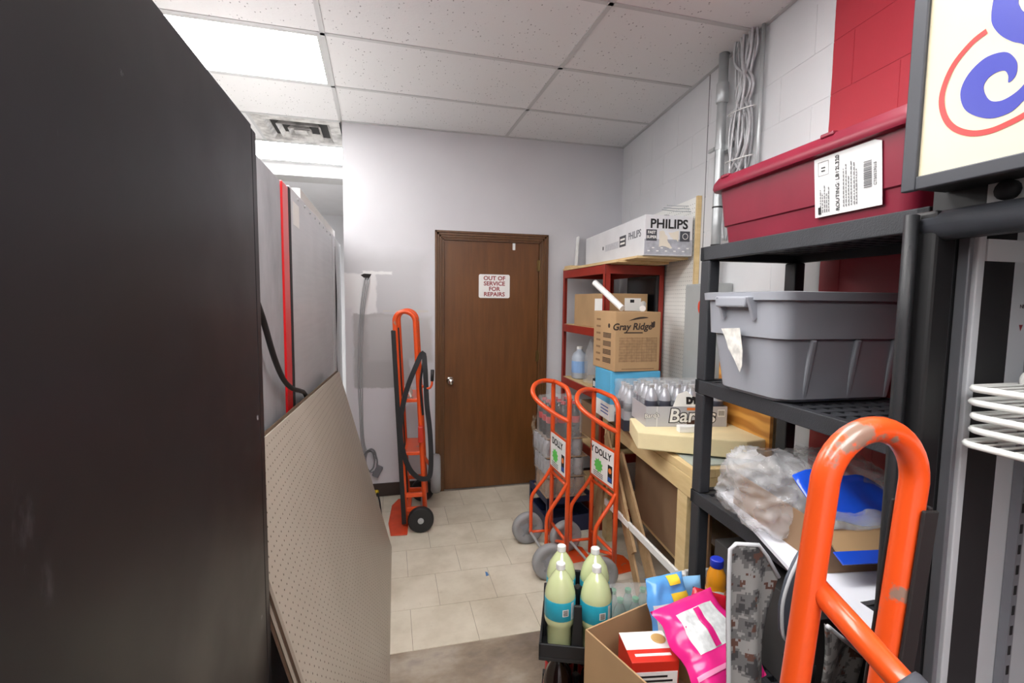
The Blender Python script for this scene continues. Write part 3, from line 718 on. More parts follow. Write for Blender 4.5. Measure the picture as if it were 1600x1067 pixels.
# ================================================================== DOLLIES
m_green = mat('green_print', (96, 200, 90), 0.5, var=0)
m_blue = mat('blue_print', (38, 84, 160), 0.5, var=0)
def dolly(label, loc, rz, words, tx):
    """short orange dolly: rails at x=0, wheels and hoop handle towards -x, toe plate towards +x"""
    T = thing('dolly', label, 'dolly', loc, rz, 'orange two wheeled dollies by the workbench')
    h = 0.135; r = 0.0135
    near = [(0, -h, 0.02), (0, -h, 0.4), (0, -h, 0.8), (0, -h, 0.96)] + [(0, -h + 0.075 * (1 - math.cos(a)), 0.985 + 0.075 * math.sin(a)) for a in [PI / 2 * i / 6 for i in range(1, 7)]] + [(0, 0.06, 1.064), (0, h - 0.02, 1.062)]
    MB().tube(near, r, 12).build('rail', m_orange, T, smooth=True)
    MB().tube([(0, h, 0.02), (0, h, 0.5), (0, h, 0.9), (0, h, 1.035), (0, h - 0.012, 1.058)], r, 12).build('rail', m_orange, T, smooth=True)
    hoop = spline([(0, h - 0.02, 1.062), (-0.07, h - 0.03, 1.072), (-0.14, 0.06, 1.062), (-0.175, 0.01, 1.025), (-0.16, -0.04, 0.98), (-0.10, -0.085, 0.93), (-0.04, -0.115, 0.892), (0, -h, 0.872)], 5)
    MB().tube(hoop, r, 12).build('hoop_handle', m_orange, T, smooth=True)
    for s_ in (-1, 1):
        st = spline([(0, s_ * h, 0.52), (-0.04, s_ * (h + 0.004), 0.455), (-0.105, s_ * (h + 0.01), 0.37), (-0.128, s_ * (h + 0.012), 0.32), (-0.13, s_ * (h + 0.012), 0.22), (-0.13, s_ * (h + 0.012), 0.095)], 4)
        MB().tube(st, 0.011, 10).build('strut', m_orange, T, smooth=True)
        MB().tube([(-0.13, s_ * (h + 0.012), 0.105), (0, s_ * h, 0.105)], 0.009, 8).build('strut_foot', m_orange, T, smooth=True)
    MB().lathe([(0.008, -0.235), (0.008, 0.235)], (-0.13, 0, 0.101), 10, 'y').build('axle', m_steel, T)
    for s_ in (-1, 1):
        y = s_ * 0.212
        wv = MB().lathe([(0.055, -0.016), (0.068, -0.024), (0.088, -0.026), (0.10, -0.016), (0.101, 0), (0.10, 0.016), (0.088, 0.026), (0.068, 0.024), (0.055, 0.016)], (-0.13, y, 0.101), 32, 'y').build('wheel', m_greyrub, T, smooth=True)
        MB().lathe([(0.016, -0.022), (0.02, -0.02), (0.058, -0.012), (0.058, 0.012), (0.02, 0.02), (0.016, 0.022)], (-0.13, y, 0.101), 24, 'y').build('rim', mat('grey_rim', (128, 129, 134), 0.5), wv)
        for q in range(5):
            a = 2 * PI * q / 5 + 0.3
            MB().bar((-0.13 + 0.018 * math.cos(a), y - 0.0, 0.101 + 0.018 * math.sin(a)), (-0.13 + 0.06 * math.cos(a), y, 0.101 + 0.06 * math.sin(a)), 0.012, 0.036, (0, 1, 0)).build('spoke', mat('grey_rim', (128, 129, 134)), wv)
    for z in (0.49, 0.16):
        MB().tube([(0, -h, z), (0, h, z)], 0.010, 8).build('cross_bar', m_orange, T, smooth=True)
    MB().tube([(0, -h, 0.155), (-0.004, 0.0, 0.10), (0, h, 0.035)], 0.010, 8).build('diagonal_brace', m_orange, T, smooth=True)
    MB().prism([(-0.01, -0.10), (-0.01, 0.10), (0.16, 0.085), (0.185, 0.06), (0.185, -0.06), (0.16, -0.085)], (0, 0, 0.001), (1, 0, 0), (0, 1, 0), 0.007).build('toe_plate', m_orange, T, bevel=0.001)
    MB().box(-0.0165, -0.0145, -h - 0.006, h - 0.012, 0.53, 0.765).build('backing_plate', m_orange, T)
    lp = MB().box(-0.0185, -0.0165, -h + 0.006, h - 0.02, 0.545, 0.75).build('label_plate', m_white, T)
    ux, uy = (0, -1, 0), (0, 0, 1)
    text('lettering', words, 0.056, m_ink, lp, (-0.0188, tx, 0.706), ux, uy, bold=0.0015)
    MB().prism([(0.045 * (1.0 if i % 2 else 0.72) * math.cos(2 * PI * i / 20) * 1.15, 0.045 * (1.0 if i % 2 else 0.72) * math.sin(2 * PI * i / 20)) for i in range(20)], (-0.0186, 0.032, 0.622), ux, uy, 0.0004).build('burst_print', m_green, lp)
    MB().box(-0.0192, -0.0186, -h + 0.016, -h + 0.062, 0.565, 0.665).build('badge_print', m_ink, lp)
    MB().box(-0.0198, -0.0192, -h + 0.020, -h + 0.058, 0.57, 0.595).build('badge_base', m_blue, lp)
    MB().lathe([(0.016, -0.0008), (0.016, 0)], (-0.0192, -h + 0.039, 0.633), 16, 'x').build('badge_disc', mat('orange_print', (222, 120, 50), 0.5, var=0), lp)
    for q in range(3):
        MB().box(-0.019, -0.0186, -0.02, 0.085, 0.575 - 0.011 * q + 0.0, 0.579 - 0.011 * q).build('print_line', m_ink, lp)
    return T
dolly('orange dolly nearer the brown door, its label plate partly hidden', (0.985, 2.72, 0), 0.02, 'DOLLY', 0.0)
dB = dolly('orange dolly standing in front of the workbench', (1.196, 2.555, 0), 0.06, 'Y DOLLY', 0.01)
dB.scale = (1.0, 1.08, 0.97)

# ================================================================== RED STEEL SHELF in the corner
m_redst = mat('dark_red_steel', (150, 42, 30), 0.42, var=0.07, scale=10)
m_ply = wood('pale_plywood', (196, 166, 116), (222, 196, 150), (6, 2, 6), 0.65, 3.0)
m_pine = wood('pine_lumber', (204, 176, 124), (228, 204, 156), (8, 1.2, 8), 0.6, 3.0)
rs = thing('red_shelving', 'dark red steel shelving unit in the far right corner', 'shelf', (1.37, 2.98, 0))
SX0, SX1, SY0, SY1 = 1.37, 1.80, 2.985, 3.79
for x, y in ((SX0, SY0), (SX1, SY0), (SX0, SY1), (SX1, SY1)):
    sx_ = 1 if x == SX0 else -1; sy_ = 1 if y == SY0 else -1
    a, b = sorted((x, x + sx_ * 0.036)); c_, d_ = sorted((y, y + sy_ * 0.036))
    p_ = MB(rs).box(a, b, *sorted((y, y + sy_ * 0.003)), 0, 1.80).box(*sorted((x, x + sx_ * 0.003)), c_, d_, 0, 1.80)
    p_.build('post', m_redst, rs)
SH = (1.80, 1.375, 0.945, 0.52, 0.13)
for z in SH:
    for (a, b) in (((SX0 + .004, SY0 + .002), (SX0 + .004, SY1 - .002)), ((SX1 - .004, SY0 + .002), (SX1 - .004, SY1 - .002)), ((SX0 + .002, SY0 + .005), (SX1 - .002, SY0 + .005)), ((SX0 + .002, SY1 - .005), (SX1 - .002, SY1 - .005))):
        MB(rs).bar((a[0], a[1], z - 0.032), (b[0], b[1], z - 0.032), 0.012, 0.058).build('beam', m_redst, rs, bevel=0.002)
    MB(rs).box(SX0 + 0.012, SX1 - 0.012, SY0 + 0.012, SY1 - 0.012, z - 0.014, z - 0.001).build('deck_board', m_ply, rs)
def rbox(name, label, cat, c, sz, rz, m, group=None, bevel=0.003):
    """a thing whose body is one box on base point c"""
    T = thing(name, label, cat, c, rz, group)
    MB().box(-sz[0] / 2, sz[0] / 2, -sz[1] / 2, sz[1] / 2, 0, sz[2]).build('body', m, T, bevel=bevel)
    return T
# boards lying on top of the shelf
for k, (x0, x1, y0, y1, z) in enumerate(((1.37, 1.60, 2.82, 3.80, 1.801), (1.42, 1.76, 2.66, 3.60, 1.815), (1.62, 1.755, 2.86, 3.7, 1.801))):
    o = MB().box(x0, x1, y0, y1, z, z + 0.0135).build('loose_board', m_ply, bevel=0.001)
    tag(o, ['thin plywood board at the aisle edge of the red shelf top', 'upper plywood board overhanging the red shelf under the tube carton', 'thin plywood board at the wall side of the red shelf top'][k], 'board', 'loose boards on the red shelf')
# lamp tube carton
m_pcar = mat('grey_white_carton', (222, 223, 226), 0.6, var=0.03)
pc = thing('lamp_carton', 'long white lamp tube carton lying on top of the red shelf', 'box', (1.655, 3.20, 1.8295), -0.095)
MB().box(-0.150, 0.150, -0.58, 0.58, 0.0, 0.235).build('body', m_pcar, pc, bevel=0.004)
MB().box(-0.1495, 0.1495, -0.5812, -0.58, 0.006, 0.095).build('grey_print', mat('grey_carton_print', (176, 178, 186), 0.6, var=0.12, scale=30), pc)
text('lettering', 'PHILIPS', 0.074, m_ink, pc, (0.0, -0.5816, 0.182), (1, 0, 0), (0, 0, 1), bold=0.0018)
MB().box(-0.140, -0.075, -0.5816, -0.58, 0.085, 0.15).build('print_block', mat('dark_print', (70, 72, 78), 0.6, var=0), pc)
text('print_words', 'FAST', 0.022, m_paper, pc, (-0.107, -0.5820, 0.133), (1, 0, 0), (0, 0, 1), bold=0.0006)
text('print_words', 'SUPER', 0.022, m_paper, pc, (-0.107, -0.5820, 0.106), (1, 0, 0), (0, 0, 1), bold=0.0006)
MB().box(0.070, 0.132, -0.5816, -0.58, 0.085, 0.145).build('print_block', mat('dark_print', (70, 72, 78)), pc)
MB().lathe([(0.015, 0), (0.018, 0), (0.018, 0.0006), (0.015, 0.0006)], (0.103, -0.5822, 0.115), 16, 'y', True).build('round_mark', m_paper, pc)
MB().sheet(lambda u, v: (-0.06 + 0.12 * u, -0.5822 - 0.003 * math.sin(5 * u + 3 * v), 0.05 + 0.09 * v + 0.006 * math.sin(8 * u)), 6, 5, 0.0008).build('tape_patch', mat('beige_tape', (226, 218, 202), 0.35, var=0.04), pc)
for q in range(10):
    MB().box(-0.13 + 0.027 * q, -0.115 + 0.027 * q, -0.5816, -0.581, 0.024 + 0.018 * (q % 2), 0.03 + 0.018 * (q % 2)).build('print_dash', m_paper, pc)
text('lettering', 'PHILIPS', 0.062, mat('grey_ink', (110, 112, 118), 0.6, var=0), pc, (-0.1506, -0.43, 0.135), (0, -1, 0), (0, 0, 1), bold=0.001)
MB().box(-0.1512, -0.15, -0.29, -0.18, 0.085, 0.155).build('print_block', mat('dark_print', (70, 72, 78)), pc)
for q in range(2): MB().box(-0.1518, -0.1512, -0.275, -0.195, 0.10 + 0.026 * q, 0.112 + 0.026 * q).build('print_bar', m_paper, pc)
MB().box(-0.1508, -0.15, -0.16, 0.10, 0.085, 0.13).build('print_band', mat('pale_print', (196, 198, 204), 0.6, var=0.08, scale=40), pc)
MB().box(-0.1508, -0.15, 0.14, 0.16, 0.10, 0.125).build('print_mark', m_ink, pc)
MB().box(-0.03, 0.0, -0.582, 0.58, 0.2352, 0.2362).build('flap_seam', mat('dark_print', (70, 72, 78)), pc)
# boards behind the carton
o = MB().obox((1.425, 3.71, 1.8565), (0.10, 0.14, 0.02)).build('wood_offcut', m_ply); tag(o, 'small wooden offcut at the far end of the red shelf top', 'board')
o.location.z -= 0.031
o = MB().bar((1.50, 3.855, 1.806), (1.53, 3.895, 2.09), 0.04, 0.012, (1, 0, 0)).build('white_strip', m_white); tag(o, 'white strip standing in the corner behind the lamp carton', 'strip')
# two long wires on the white pegboard
# brown carton on second shelf
bcn = rbox('brown_carton', 'plain brown carton with white label on the second red shelf', 'box', (1.545, 3.30, 1.376), (0.30, 0.58, 0.235), 0.0, m_card)
MB().box(-0.1512, -0.15, -0.24, -0.10, 0.10, 0.20).build('white_label', m_paper, bcn)
MB().box(-0.02, 0.10, -0.2912, -0.29, 0.09, 0.205).build('white_label', m_paper, bcn)
MB().box(0.02, 0.05, -0.2918, -0.291, 0.175, 0.195).build('label_print', m_ink, bcn)
MB().box(-0.025, 0.025, -0.2906, 0.2906, 0.2345, 0.2356).build('tape', mat('packing_tape', (190, 170, 140), 0.25), bcn)
bp = rbox('flat_panel', 'black flat panel standing on the red shelf behind the egg carton', 'monitor', (1.76, 3.2, 1.376), (0.03, 0.42, 0.36), 0.0, m_black)  # plain black upright panel with a darker front
MB().box(-0.0165, -0.015, -0.19, 0.19, 0.02, 0.34).build('front_face', mat('dark_front_face', (20, 20, 22), 0.2, var=0), bp)
# third shelf things
m_clear = mat('clear_plastic', (214, 218, 222), 0.12, var=0.02, alpha=0.30)
m_film = None
t = NT('crumpled_clear_film')
t.b.inputs['Base Color'].default_value = lin((226, 228, 230)); t.set(0.16, 0, alpha=None)
nf = t.noise(9, 4, 0.6); t.bump(nf, 1.0, 0.03)
t.l(t.ramp(t.noise(5, 5, 0.7), [(0.3, (0.12, 0.12, 0.12, 1)), (0.7, (0.36, 0.36, 0.36, 1))]), t.b.inputs['Alpha']); m_film = t.m
jug = thing('plastic_jug', 'clear jug with blue contents on the third red shelf', 'jug', (1.46, 3.62, 0.946))
MB().lathe([(0.055, 0.002), (0.062, 0.01), (0.062, 0.17), (0.05, 0.20), (0.025, 0.22), (0.022, 0.235)], (0, 0, 0), 20).build('body', mat('frosted_plastic', (196, 206, 220), 0.3, var=0.04, alpha=0.75), jug, smooth=True)
MB().lathe([(0.024, 0.234), (0.024, 0.255)], (0, 0, 0), 16).build('cap', m_white, jug)
MB().lathe([(0.0625, 0.05), (0.0632, 0.052), (0.0632, 0.14), (0.0625, 0.142)], (0, 0, 0), 20).build('blue_label', mat('pale_blue', (140, 178, 226), 0.5), jug)
bg = thing('plastic_bag', 'clear plastic bag standing on the third red shelf', 'bag', (1.47, 3.42, 0.946))
MB().sheet(lambda u, v: (0.05 * math.cos(2 * PI * u) * (1 - 0.7 * v ** 2) + 0.008 * math.sin(14 * u + 9 * v), 0.07 * math.sin(2 * PI * u) * (1 - 0.6 * v ** 2) + 0.006 * math.cos(11 * u), 0.002 + 0.33 * v), 24, 10).build('body', m_film, bg, smooth=True)
bg2 = rbox('white_appliance', 'white boxy appliance on the third red shelf', 'appliance', (1.52, 3.265, 0.946), (0.12, 0.10, 0.24), 0.1, m_white, bevel=0.008)
MB().box(-0.063, -0.06, -0.035, 0.035, 0.02, 0.20).build('dark_front', m_black, bg2)
bb = rbox('small_black_box', 'small black printed box at the edge of the third red shelf', 'box', (1.45, 3.10, 0.946), (0.12, 0.16, 0.075), 0.15, m_black)
for q in range(3): MB().box(-0.0608, -0.06, 0.01 + 0.022 * q, 0.026 + 0.022 * q, 0.02, 0.058).build('pale_print', m_paper, bb)
MB().lathe([(0.016, -0.0008), (0.016, 0)], (-0.06, -0.045, 0.035), 14, 'x').build('blue_print', m_blue, bb)
# more cartons low on the shelf
rbox('low_carton', 'dark carton on the low red shelf behind the stacked cans', 'box', (1.62, 3.35, 0.521), (0.3, 0.5, 0.26), 0.0, m_card2)

# ------------------------------------------------------------------ bottles and cans
def lathe_part(prof, name, m, T, n=18, z=0):
    return MB().lathe([(r, h + z) for r, h in prof], (0, 0, 0), n).build(name, m, T, smooth=True, auto=35)
def soda_bottle(name, label, cat, liquid, cap, lab, d=0.066, h=0.235, group=None, sleeve=(0.42, 0.60)):
    T = thing(name, label, cat, (0, 0, 0), 0, group); r = d / 2
    body = [(r * 0.6, 0.001), (r * 0.92, 0.004), (r, 0.02), (r, h * 0.36), (r * 0.97, h * 0.44), (r, h * 0.56), (r, h * 0.63), (r * 0.86, h * 0.74), (r * 0.55, h * 0.85), (r * 0.40, h * 0.90), (r * 0.38, h * 0.93)]
    lathe_part(body, 'body', liquid, T)
    lathe_part([(r * 0.44, h * 0.925), (r * 0.46, h * 0.93), (r * 0.46, h * 0.995), (r * 0.40, h)], 'cap', cap, T, 14)
    if lab: lathe_part([(r * 1.005, h * sleeve[0]), (r * 1.02, h * sleeve[0] + 0.001), (r * 1.02, h * sleeve[1]), (r * 1.005, h * sleeve[1] + 0.001)], 'label', lab, T)
    return T
m_pet = mat('clear_bottle', (206, 208, 214), 0.12, var=0.03, alpha=0.55)
m_silver = mat('silver_bottle', (182, 184, 192), 0.22, 0.35, var=0.05)
m_cola = mat('cola', (24, 12, 10), 0.1, var=0, coat=0.5)
m_redl = mat('red_label', (196, 30, 36), 0.4, var=0.05)
m_silcap = mat('silver_cap', (200, 202, 206), 0.3, 0.5, var=0)
m_greencap = mat('green_cap', (66, 160, 118), 0.4, var=0)
m_greenpet = mat('pale_green_bottle', (150, 182, 176), 0.12, var=0.03, alpha=0.55)
m_darklab = mat('dark_sleeve', (60, 62, 74), 0.4, var=0.1, scale=30)
def grid_of(proto, pts, lab_fn=None):
    for i, (x, y, z) in enumerate(pts):
        o = proto if i == 0 else copy_tree(proto)
        o.location = (x, y, z)
        if lab_fn: o['label'] = lab_fn(i)
def wrap(name, label, c, sz, rz, group=None, cat='wrap', amp=0.008):
    """loose shrink film over a pack: a five sided crumpled shell"""
    T = thing(name, label, cat, c, rz, group); b_ = MB()
    hx, hy, hz = sz[0] / 2, sz[1] / 2, sz[2]
    def ring(u, v):
        # u around, v from bottom to the middle of the top
        a = 2 * PI * u
        cx, sy_ = math.cos(a), math.sin(a)
        k = 1 / max(abs(cx), abs(sy_), 1e-6); k = k * 0.75 + 0.25
        if v < 0.6: s_, z = 1.0, hz * v / 0.6
        else: s_, z = 1 - (v - 0.6) / 0.4 * 0.98, hz
        p_ = Vector((cx * k * hx * s_, sy_ * k * hy * s_, z))
        d = noise.noise_vector(p_ * 22) * amp
        d.z = abs(d.z) * 0.6 if v > 0.3 else 0
        return p_ + d
    b_.sheet(ring, 40, 16).build('film', m_film, T, smooth=True)
    return T

# stack of packs on the floor in front of the red shelf
m_navy = mat('navy_crate', (34, 42, 74), 0.5, var=0.05)
def crate(name, label, loc, rz, sz, m, group=None, nx=5):
    T = thing(name, label, 'crate', loc, rz, group); x, y, h = sz[0] / 2, sz[1] / 2, sz[2]
    MB().box(-x, x, -y, y, 0, 0.012).build('base', m, T)
    for (x0, x1, y0, y1) in ((-x, x, -y, -y + 0.012), (-x, x, y - 0.012, y), (-x, -x + 0.012, -y, y), (x - 0.012, x, -y, y)):
        MB().box(x0, x1, y0, y1, 0.012, h * 0.45).box(x0, x1, y0, y1, h * 0.82, h).build('side_rail', m, T, bevel=0.002)
    for sx_ in (-1, 1):
        for sy_ in (-1, 1):
            MB().box(sx_ * x - 0.02 * (sx_ > 0), sx_ * x + 0.02 * (sx_ < 0), sy_ * y - 0.02 * (sy_ > 0), sy_ * y + 0.02 * (sy_ < 0), 0.012, h).build('corner_post', m, T)
    return T
SXc, SYc = 1.165, 3.19
crate('navy_crate', 'navy blue plastic crate on the floor under the stacked soda packs', (SXc, SYc, 0.0), 0.05, (0.34, 0.36, 0.245), m_navy)
m_can = mat('silver_can', (188, 190, 196), 0.25, 0.7, var=0.04)
def can_proto(label, sleeve, group):
    T = thing('soda_can', label, 'can', (0, 0, 0), 0, group); r = 0.033
    lathe_part([(0.024, 0.001), (0.030, 0.008), (r, 0.018), (r, 0.102), (0.028, 0.114), (0.0275, 0.119)], 'body', sleeve, T, 16)
    lathe_part([(0.0265, 0.1165), (0.028, 0.1195), (0.026, 0.12)], 'lid', m_can, T, 16)
    return T
m_cansil = mat('silver_red_can', (186, 186, 192), 0.3, 0.45, var=0.12, scale=25)
m_cantan = mat('tan_can', (176, 140, 110), 0.35, 0.25, var=0.15, scale=25)
for lay, (zz, mm, lb) in enumerate(((0.250, m_cantan, 'tan soda can in the lowest pack of the stack behind the dollies'), (0.385, m_cansil, 'silver soda can in the middle pack of the stack behind the dollies'), (0.52, m_cansil, 'silver soda can in the upper can pack of the stack behind the dollies'))):
    pr_ = can_proto(lb, mm, 'cans in the %s pack behind the dollies' % ('lowest', 'middle', 'upper')[lay])
    grid_of(pr_, [(SXc - 0.125 + 0.0685 * i - 0.012 * lay, SYc - 0.14 + 0.0685 * j, zz) for j in range(4) for i in range(4)])
    wrap('shrink_wrap', ('clear shrink film around the lowest can pack', 'clear shrink film around the middle can pack', 'clear shrink film around the upper can pack')[lay], (SXc - 0.022 - 0.012 * lay, SYc - 0.037, zz), (0.29, 0.29, 0.126), 0.0, amp=0.006)
    o = MB().box(SXc - 0.165, SXc + 0.12, SYc - 0.18, SYc + 0.105, zz - 0.004, zz - 0.0005).build('card_tray', m_card2)
    tag(o, ('card sheet under the lowest can pack', 'card sheet under the middle can pack', 'card sheet under the upper can pack')[lay], 'tray')
cb = soda_bottle('cola_bottle', 'cola bottle with red label on top of the stacked can packs', 'bottle', m_cola, m_redl, m_redl, 0.075, 0.24, 'cola bottles on the can packs')
o = MB().box(SXc - 0.165, SXc + 0.12, SYc - 0.18, SYc + 0.105, 0.642, 0.6455).build('card_tray', m_card2); tag(o, 'card sheet under the cola bottles on the can packs', 'tray')
grid_of(cb, [(SXc - 0.12 + 0.08 * i, SYc - 0.13 + 0.08 * j, 0.646) for j in range(3) for i in range(3)])
wrap('shrink_wrap', 'clear film over the cola bottles on the can packs', (SXc - 0.04, SYc - 0.05, 0.646), (0.26, 0.26, 0.255), 0.0)

# ================================================================== WORKBENCH
BZ = 0.85
KB = -math.atan(0.11)
wbn = thing('workbench', 'pale pine workbench along the right wall', 'workbench', (1.236, 1.775, 0), KB)
# local frame: x into the wall, y away from the camera along the wall
BL, BD = 1.19, 0.42
for i in range(4):
    MB().box(0.105 * i + 0.001, 0.105 * i + 0.104, 0, BL, BZ - 0.038, BZ).build('top_plank', m_pine, wbn, bevel=0.002)
MB().box(0, 0.038, 0.0, BL, BZ - 0.128, BZ - 0.04).build('front_apron', m_pine, wbn, bevel=0.002)
MB().box(0.04, BD, 0.0, 0.038, BZ - 0.128, BZ - 0.04).build('end_apron', m_pine, wbn, bevel=0.002)
MB().box(0.04, BD, BL - 0.038, BL, BZ - 0.128, BZ - 0.04).build('end_apron', m_pine, wbn, bevel=0.002)
for x, y in ((0.002, 0.04), (0.002, BL - 0.13), (BD - 0.04, 0.04), (BD - 0.04, BL - 0.13)):
    MB().box(x, x + 0.038, y, y + 0.089, 0, BZ - 0.13).build('leg', m_pine, wbn, bevel=0.002)
MB().box(0.15, BD - 0.005, 0.042, BL - 0.042, 0.22, 0.238).build('lower_shelf', m_ply, wbn)
def bl(x, y, z):   # bench local to world
    return Vector((1.236 + x * math.cos(KB) - y * math.sin(KB), 1.775 + x * math.sin(KB) + y * math.cos(KB), z))
# cardboard sheet under the bench and leaning offcuts
o = thing('cardboard_sheet', 'large brown cardboard sheet stored under the workbench', 'cardboard', bl(0.16, 0.52, 0.2385), KB)
MB().box(-0.012, 0.0, -0.42, 0.45, 0, 0.47).build('face_sheet', m_card2, o); MB().box(0.002, 0.016, -0.38, 0.40, 0, 0.45).build('back_sheet', m_card, o)
SC = [((-0.12, 0.98, 0.005), (-0.012, 0.98, 0.80), 0.10, 0.016, 'brown plank leaning at the far end of the workbench'),
      ((-0.02, 0.14, 0.01), (-0.02, 0.80, 0.66), 0.10, 0.014, 'long brown board slanting across the front of the workbench'),
      ((-0.045, 0.36, 0.01), (-0.045, 0.98, 0.74), 0.07, 0.012, 'narrow brown strip slanting in front of the workbench'),
      ((-0.06, 0.45, 0.25), (-0.06, 0.82, 0.69), 0.05, 0.016, 'short pale batten slanting in front of the workbench')]
m_wd2 = wood('weathered_board', (150, 120, 84), (180, 150, 112), (4, 4, 4), 0.7, 5.0)
for a, b, wd, th, lb in SC:
    A, B = bl(*a), bl(*b)
    o = MB().bar(A, B, wd, th, (math.cos(KB), math.sin(KB), 0)).build('leaning_board', m_wd2, bevel=0.001); tag(o, lb, 'board', 'boards leaning on the workbench')
    # rotate width to lie in the bench front plane
wt = thing('white_channel', 'white plastic channel strip slanting across the workbench legs', 'strip', bl(-0.03, 0.06, 0.38))
MB(wt).bar(bl(-0.034, 0.03, 0.375), bl(-0.080, 0.86, 0.36), 0.014, 0.036).build('channel', m_white, wt, bevel=0.002)
MB(wt).bar(bl(-0.02, -0.012, 0.40), bl(0.34, -0.012, 0.40), 0.016, 0.034).build('end_rail', m_white, wt, bevel=0.002)
MB(wt).obox(bl(-0.02, 0.005, 0.375), (0.03, 0.03, 0.045)).build('end_bracket', m_white, wt, bevel=0.002)

# foam slab and glass on the bench
FO = [(1.125, 2.045), (1.52, 1.80), (1.66, 1.815), (1.70, 2.06), (1.66, 2.20), (1.22, 2.31)]
o = MB().prism([(x, y) for x, y in FO], (0, 0, 0.866), (1, 0, 0), (0, 1, 0), 0.082).build('foam_slab', mat('cream_foam', (232, 216, 172), 0.9, var=0.04, scale=8, bump=0.1, bscale=150), bevel=0.006)
tag(o, 'thick cream foam slab overhanging the edge of the workbench', 'foam')
o = MB().prism([(1.26, 1.80), (1.66, 1.80), (1.69, 2.2), (1.33, 2.2)], (0, 0, 0.8515), (1, 0, 0), (0, 1, 0), 0.006).build('glass_sheet', mat('pale_glass', (200, 212, 208), 0.1, var=0.01, alpha=0.7)); tag(o, 'pale glass sheet lying under the foam slab', 'glass')
o = MB().obox((1.36, 2.00, 0.964), (0.10, 0.04, 0.032), Matrix.Rotation(-0.2, 3, 'Z')).build('white_block', m_white, bevel=0.004); tag(o, 'small white block on the foam slab in front of the root beer tray', 'block')
# plywood leaning behind
t = NT('orange_pine_plywood')
wv = t.n('ShaderNodeTexWave', wave_type='RINGS'); wv.inputs['Scale'].default_value = 2.2; wv.inputs['Distortion'].default_value = 7; wv.inputs['Detail'].default_value = 2
t.l(t.map((1, 1, 2.2)), wv.inputs['Vector'])
t.l(t.ramp(wv.outputs['Fac'], [(0.2, lin((176, 116, 46))), (0.8, lin((212, 154, 74)))]), t.b.inputs['Base Color']); t.set(0.5)
o = thing('plywood_panel', 'orange knotty plywood panel standing on the workbench against the wall', 'plywood', wl(1.96, 0.06, 0.8505), WA)
MB().box(-0.235, 0.19, -0.012, 0.004, 0, 0.40).build('panel', t.m, o)

# root beer tray with bottles
TRX, TRY, TRA = 1.43, 2.20, -0.20
def tl(x, y): return (TRX + x * math.cos(TRA) - y * math.sin(TRA), TRY + x * math.sin(TRA) + y * math.cos(TRA))
m_sil = mat('silver_carton', (186, 187, 192), 0.45, 0.15, var=0.04)
tr = thing('root_beer_tray', 'silver root beer carton tray holding bottles on the foam slab', 'tray', (TRX, TRY, 0.9485), TRA)
MB().box(-0.20, 0.20, -0.115, 0.115, 0, 0.003).build('base', m_sil, tr)
MB().box(-0.20, 0.20, -0.117, -0.115, 0, 0.10).build('front_wall', m_sil, tr)
MB().box(-0.20, 0.20, 0.115, 0.117, 0, 0.10).build('back_wall', m_sil, tr)
MB().box(-0.202, -0.20, -0.117, 0.117, 0, 0.10).build('side_wall', m_sil, tr)
MB().box(0.20, 0.202, -0.117, 0.117, 0, 0.10).build('side_wall', m_sil, tr)
m_dkbr = mat('dark_brown_print', (58, 34, 26), 0.5, var=0.05)
lw = text('lettering', "Barq's", 0.095, m_ink, tr, (0.03, -0.1176, 0.052), (1, 0.0, 0), (0.12, 0, 1), bold=0.006)
text('lettering', "Barq's", 0.095, m_paper, tr, (0.03, -0.1184, 0.052), (1, 0.0, 0), (0.12, 0, 1), bold=0.0015)
MB().prism([(0.055 * math.cos(a) * 0.8, 0.018 * math.sin(a)) for a in [2 * PI * i / 14 for i in range(14)]], (0.045, -0.1176, 0.016), (1, 0, 0), (0, 0, 1), 0.0006).build('brown_oval', m_dkbr, tr)
MB().box(-0.0, 0.085, -0.1178, -0.117, 0.082, 0.094).build('orange_band', mat('orange_print', (222, 120, 50)), tr)
text('lettering', "Barq's", 0.030, m_ink, tr, (-0.172, -0.1176, 0.055), (1, 0, 0.1), (0, 0, 1), bold=0.002)
text('lettering', "Barq's", 0.030, m_paper, tr, (-0.172, -0.1182, 0.055), (1, 0, 0.1), (0, 0, 1), bold=0.0004)
MB().box(-0.148, -0.146, -0.1176, -0.117, 0.0, 0.10).build('print_line', m_paper, tr)
MB().box(0.155, 0.19, -0.1178, -0.117, 0.05, 0.085).build('barcode_label', m_paper, tr)
for q in range(6): MB().box(0.159 + 0.005 * q, 0.1615 + 0.005 * q, -0.1182, -0.1178, 0.055, 0.08).build('barcode_bar', m_ink, tr)
MB().prism([(-0.07, 0), (0.065, 0), (0.05, 0.03), (0.0, 0.075), (-0.045, 0.06)], (0.0, -0.116, 0.10), (1, 0, 0), (0, 0.15, 1), 0.002).build('torn_flap', m_paper, tr)
text('lettering', "D'D", 0.040, m_ink, tr, (0.03, -0.1165, 0.128), (1, 0, 0), (0, 0.15, 1), bold=0.004)
rb = soda_bottle('root_beer_bottle', 'clear root beer bottle packed in the silver tray', 'bottle', m_silver, m_silcap, m_darklab, 0.062, 0.20, 'bottles in the silver root beer tray')
grid_of(rb, [tl(-0.165 + 0.066 * i, -0.078 + 0.066 * j) + (0.952,) for j in range(3) for i in range(6)])
wrap('shrink_wrap', 'crumpled clear film over the root beer bottles', tl(0, 0.01) + (1.05,), (0.40, 0.21, 0.105), TRA, amp=0.018)
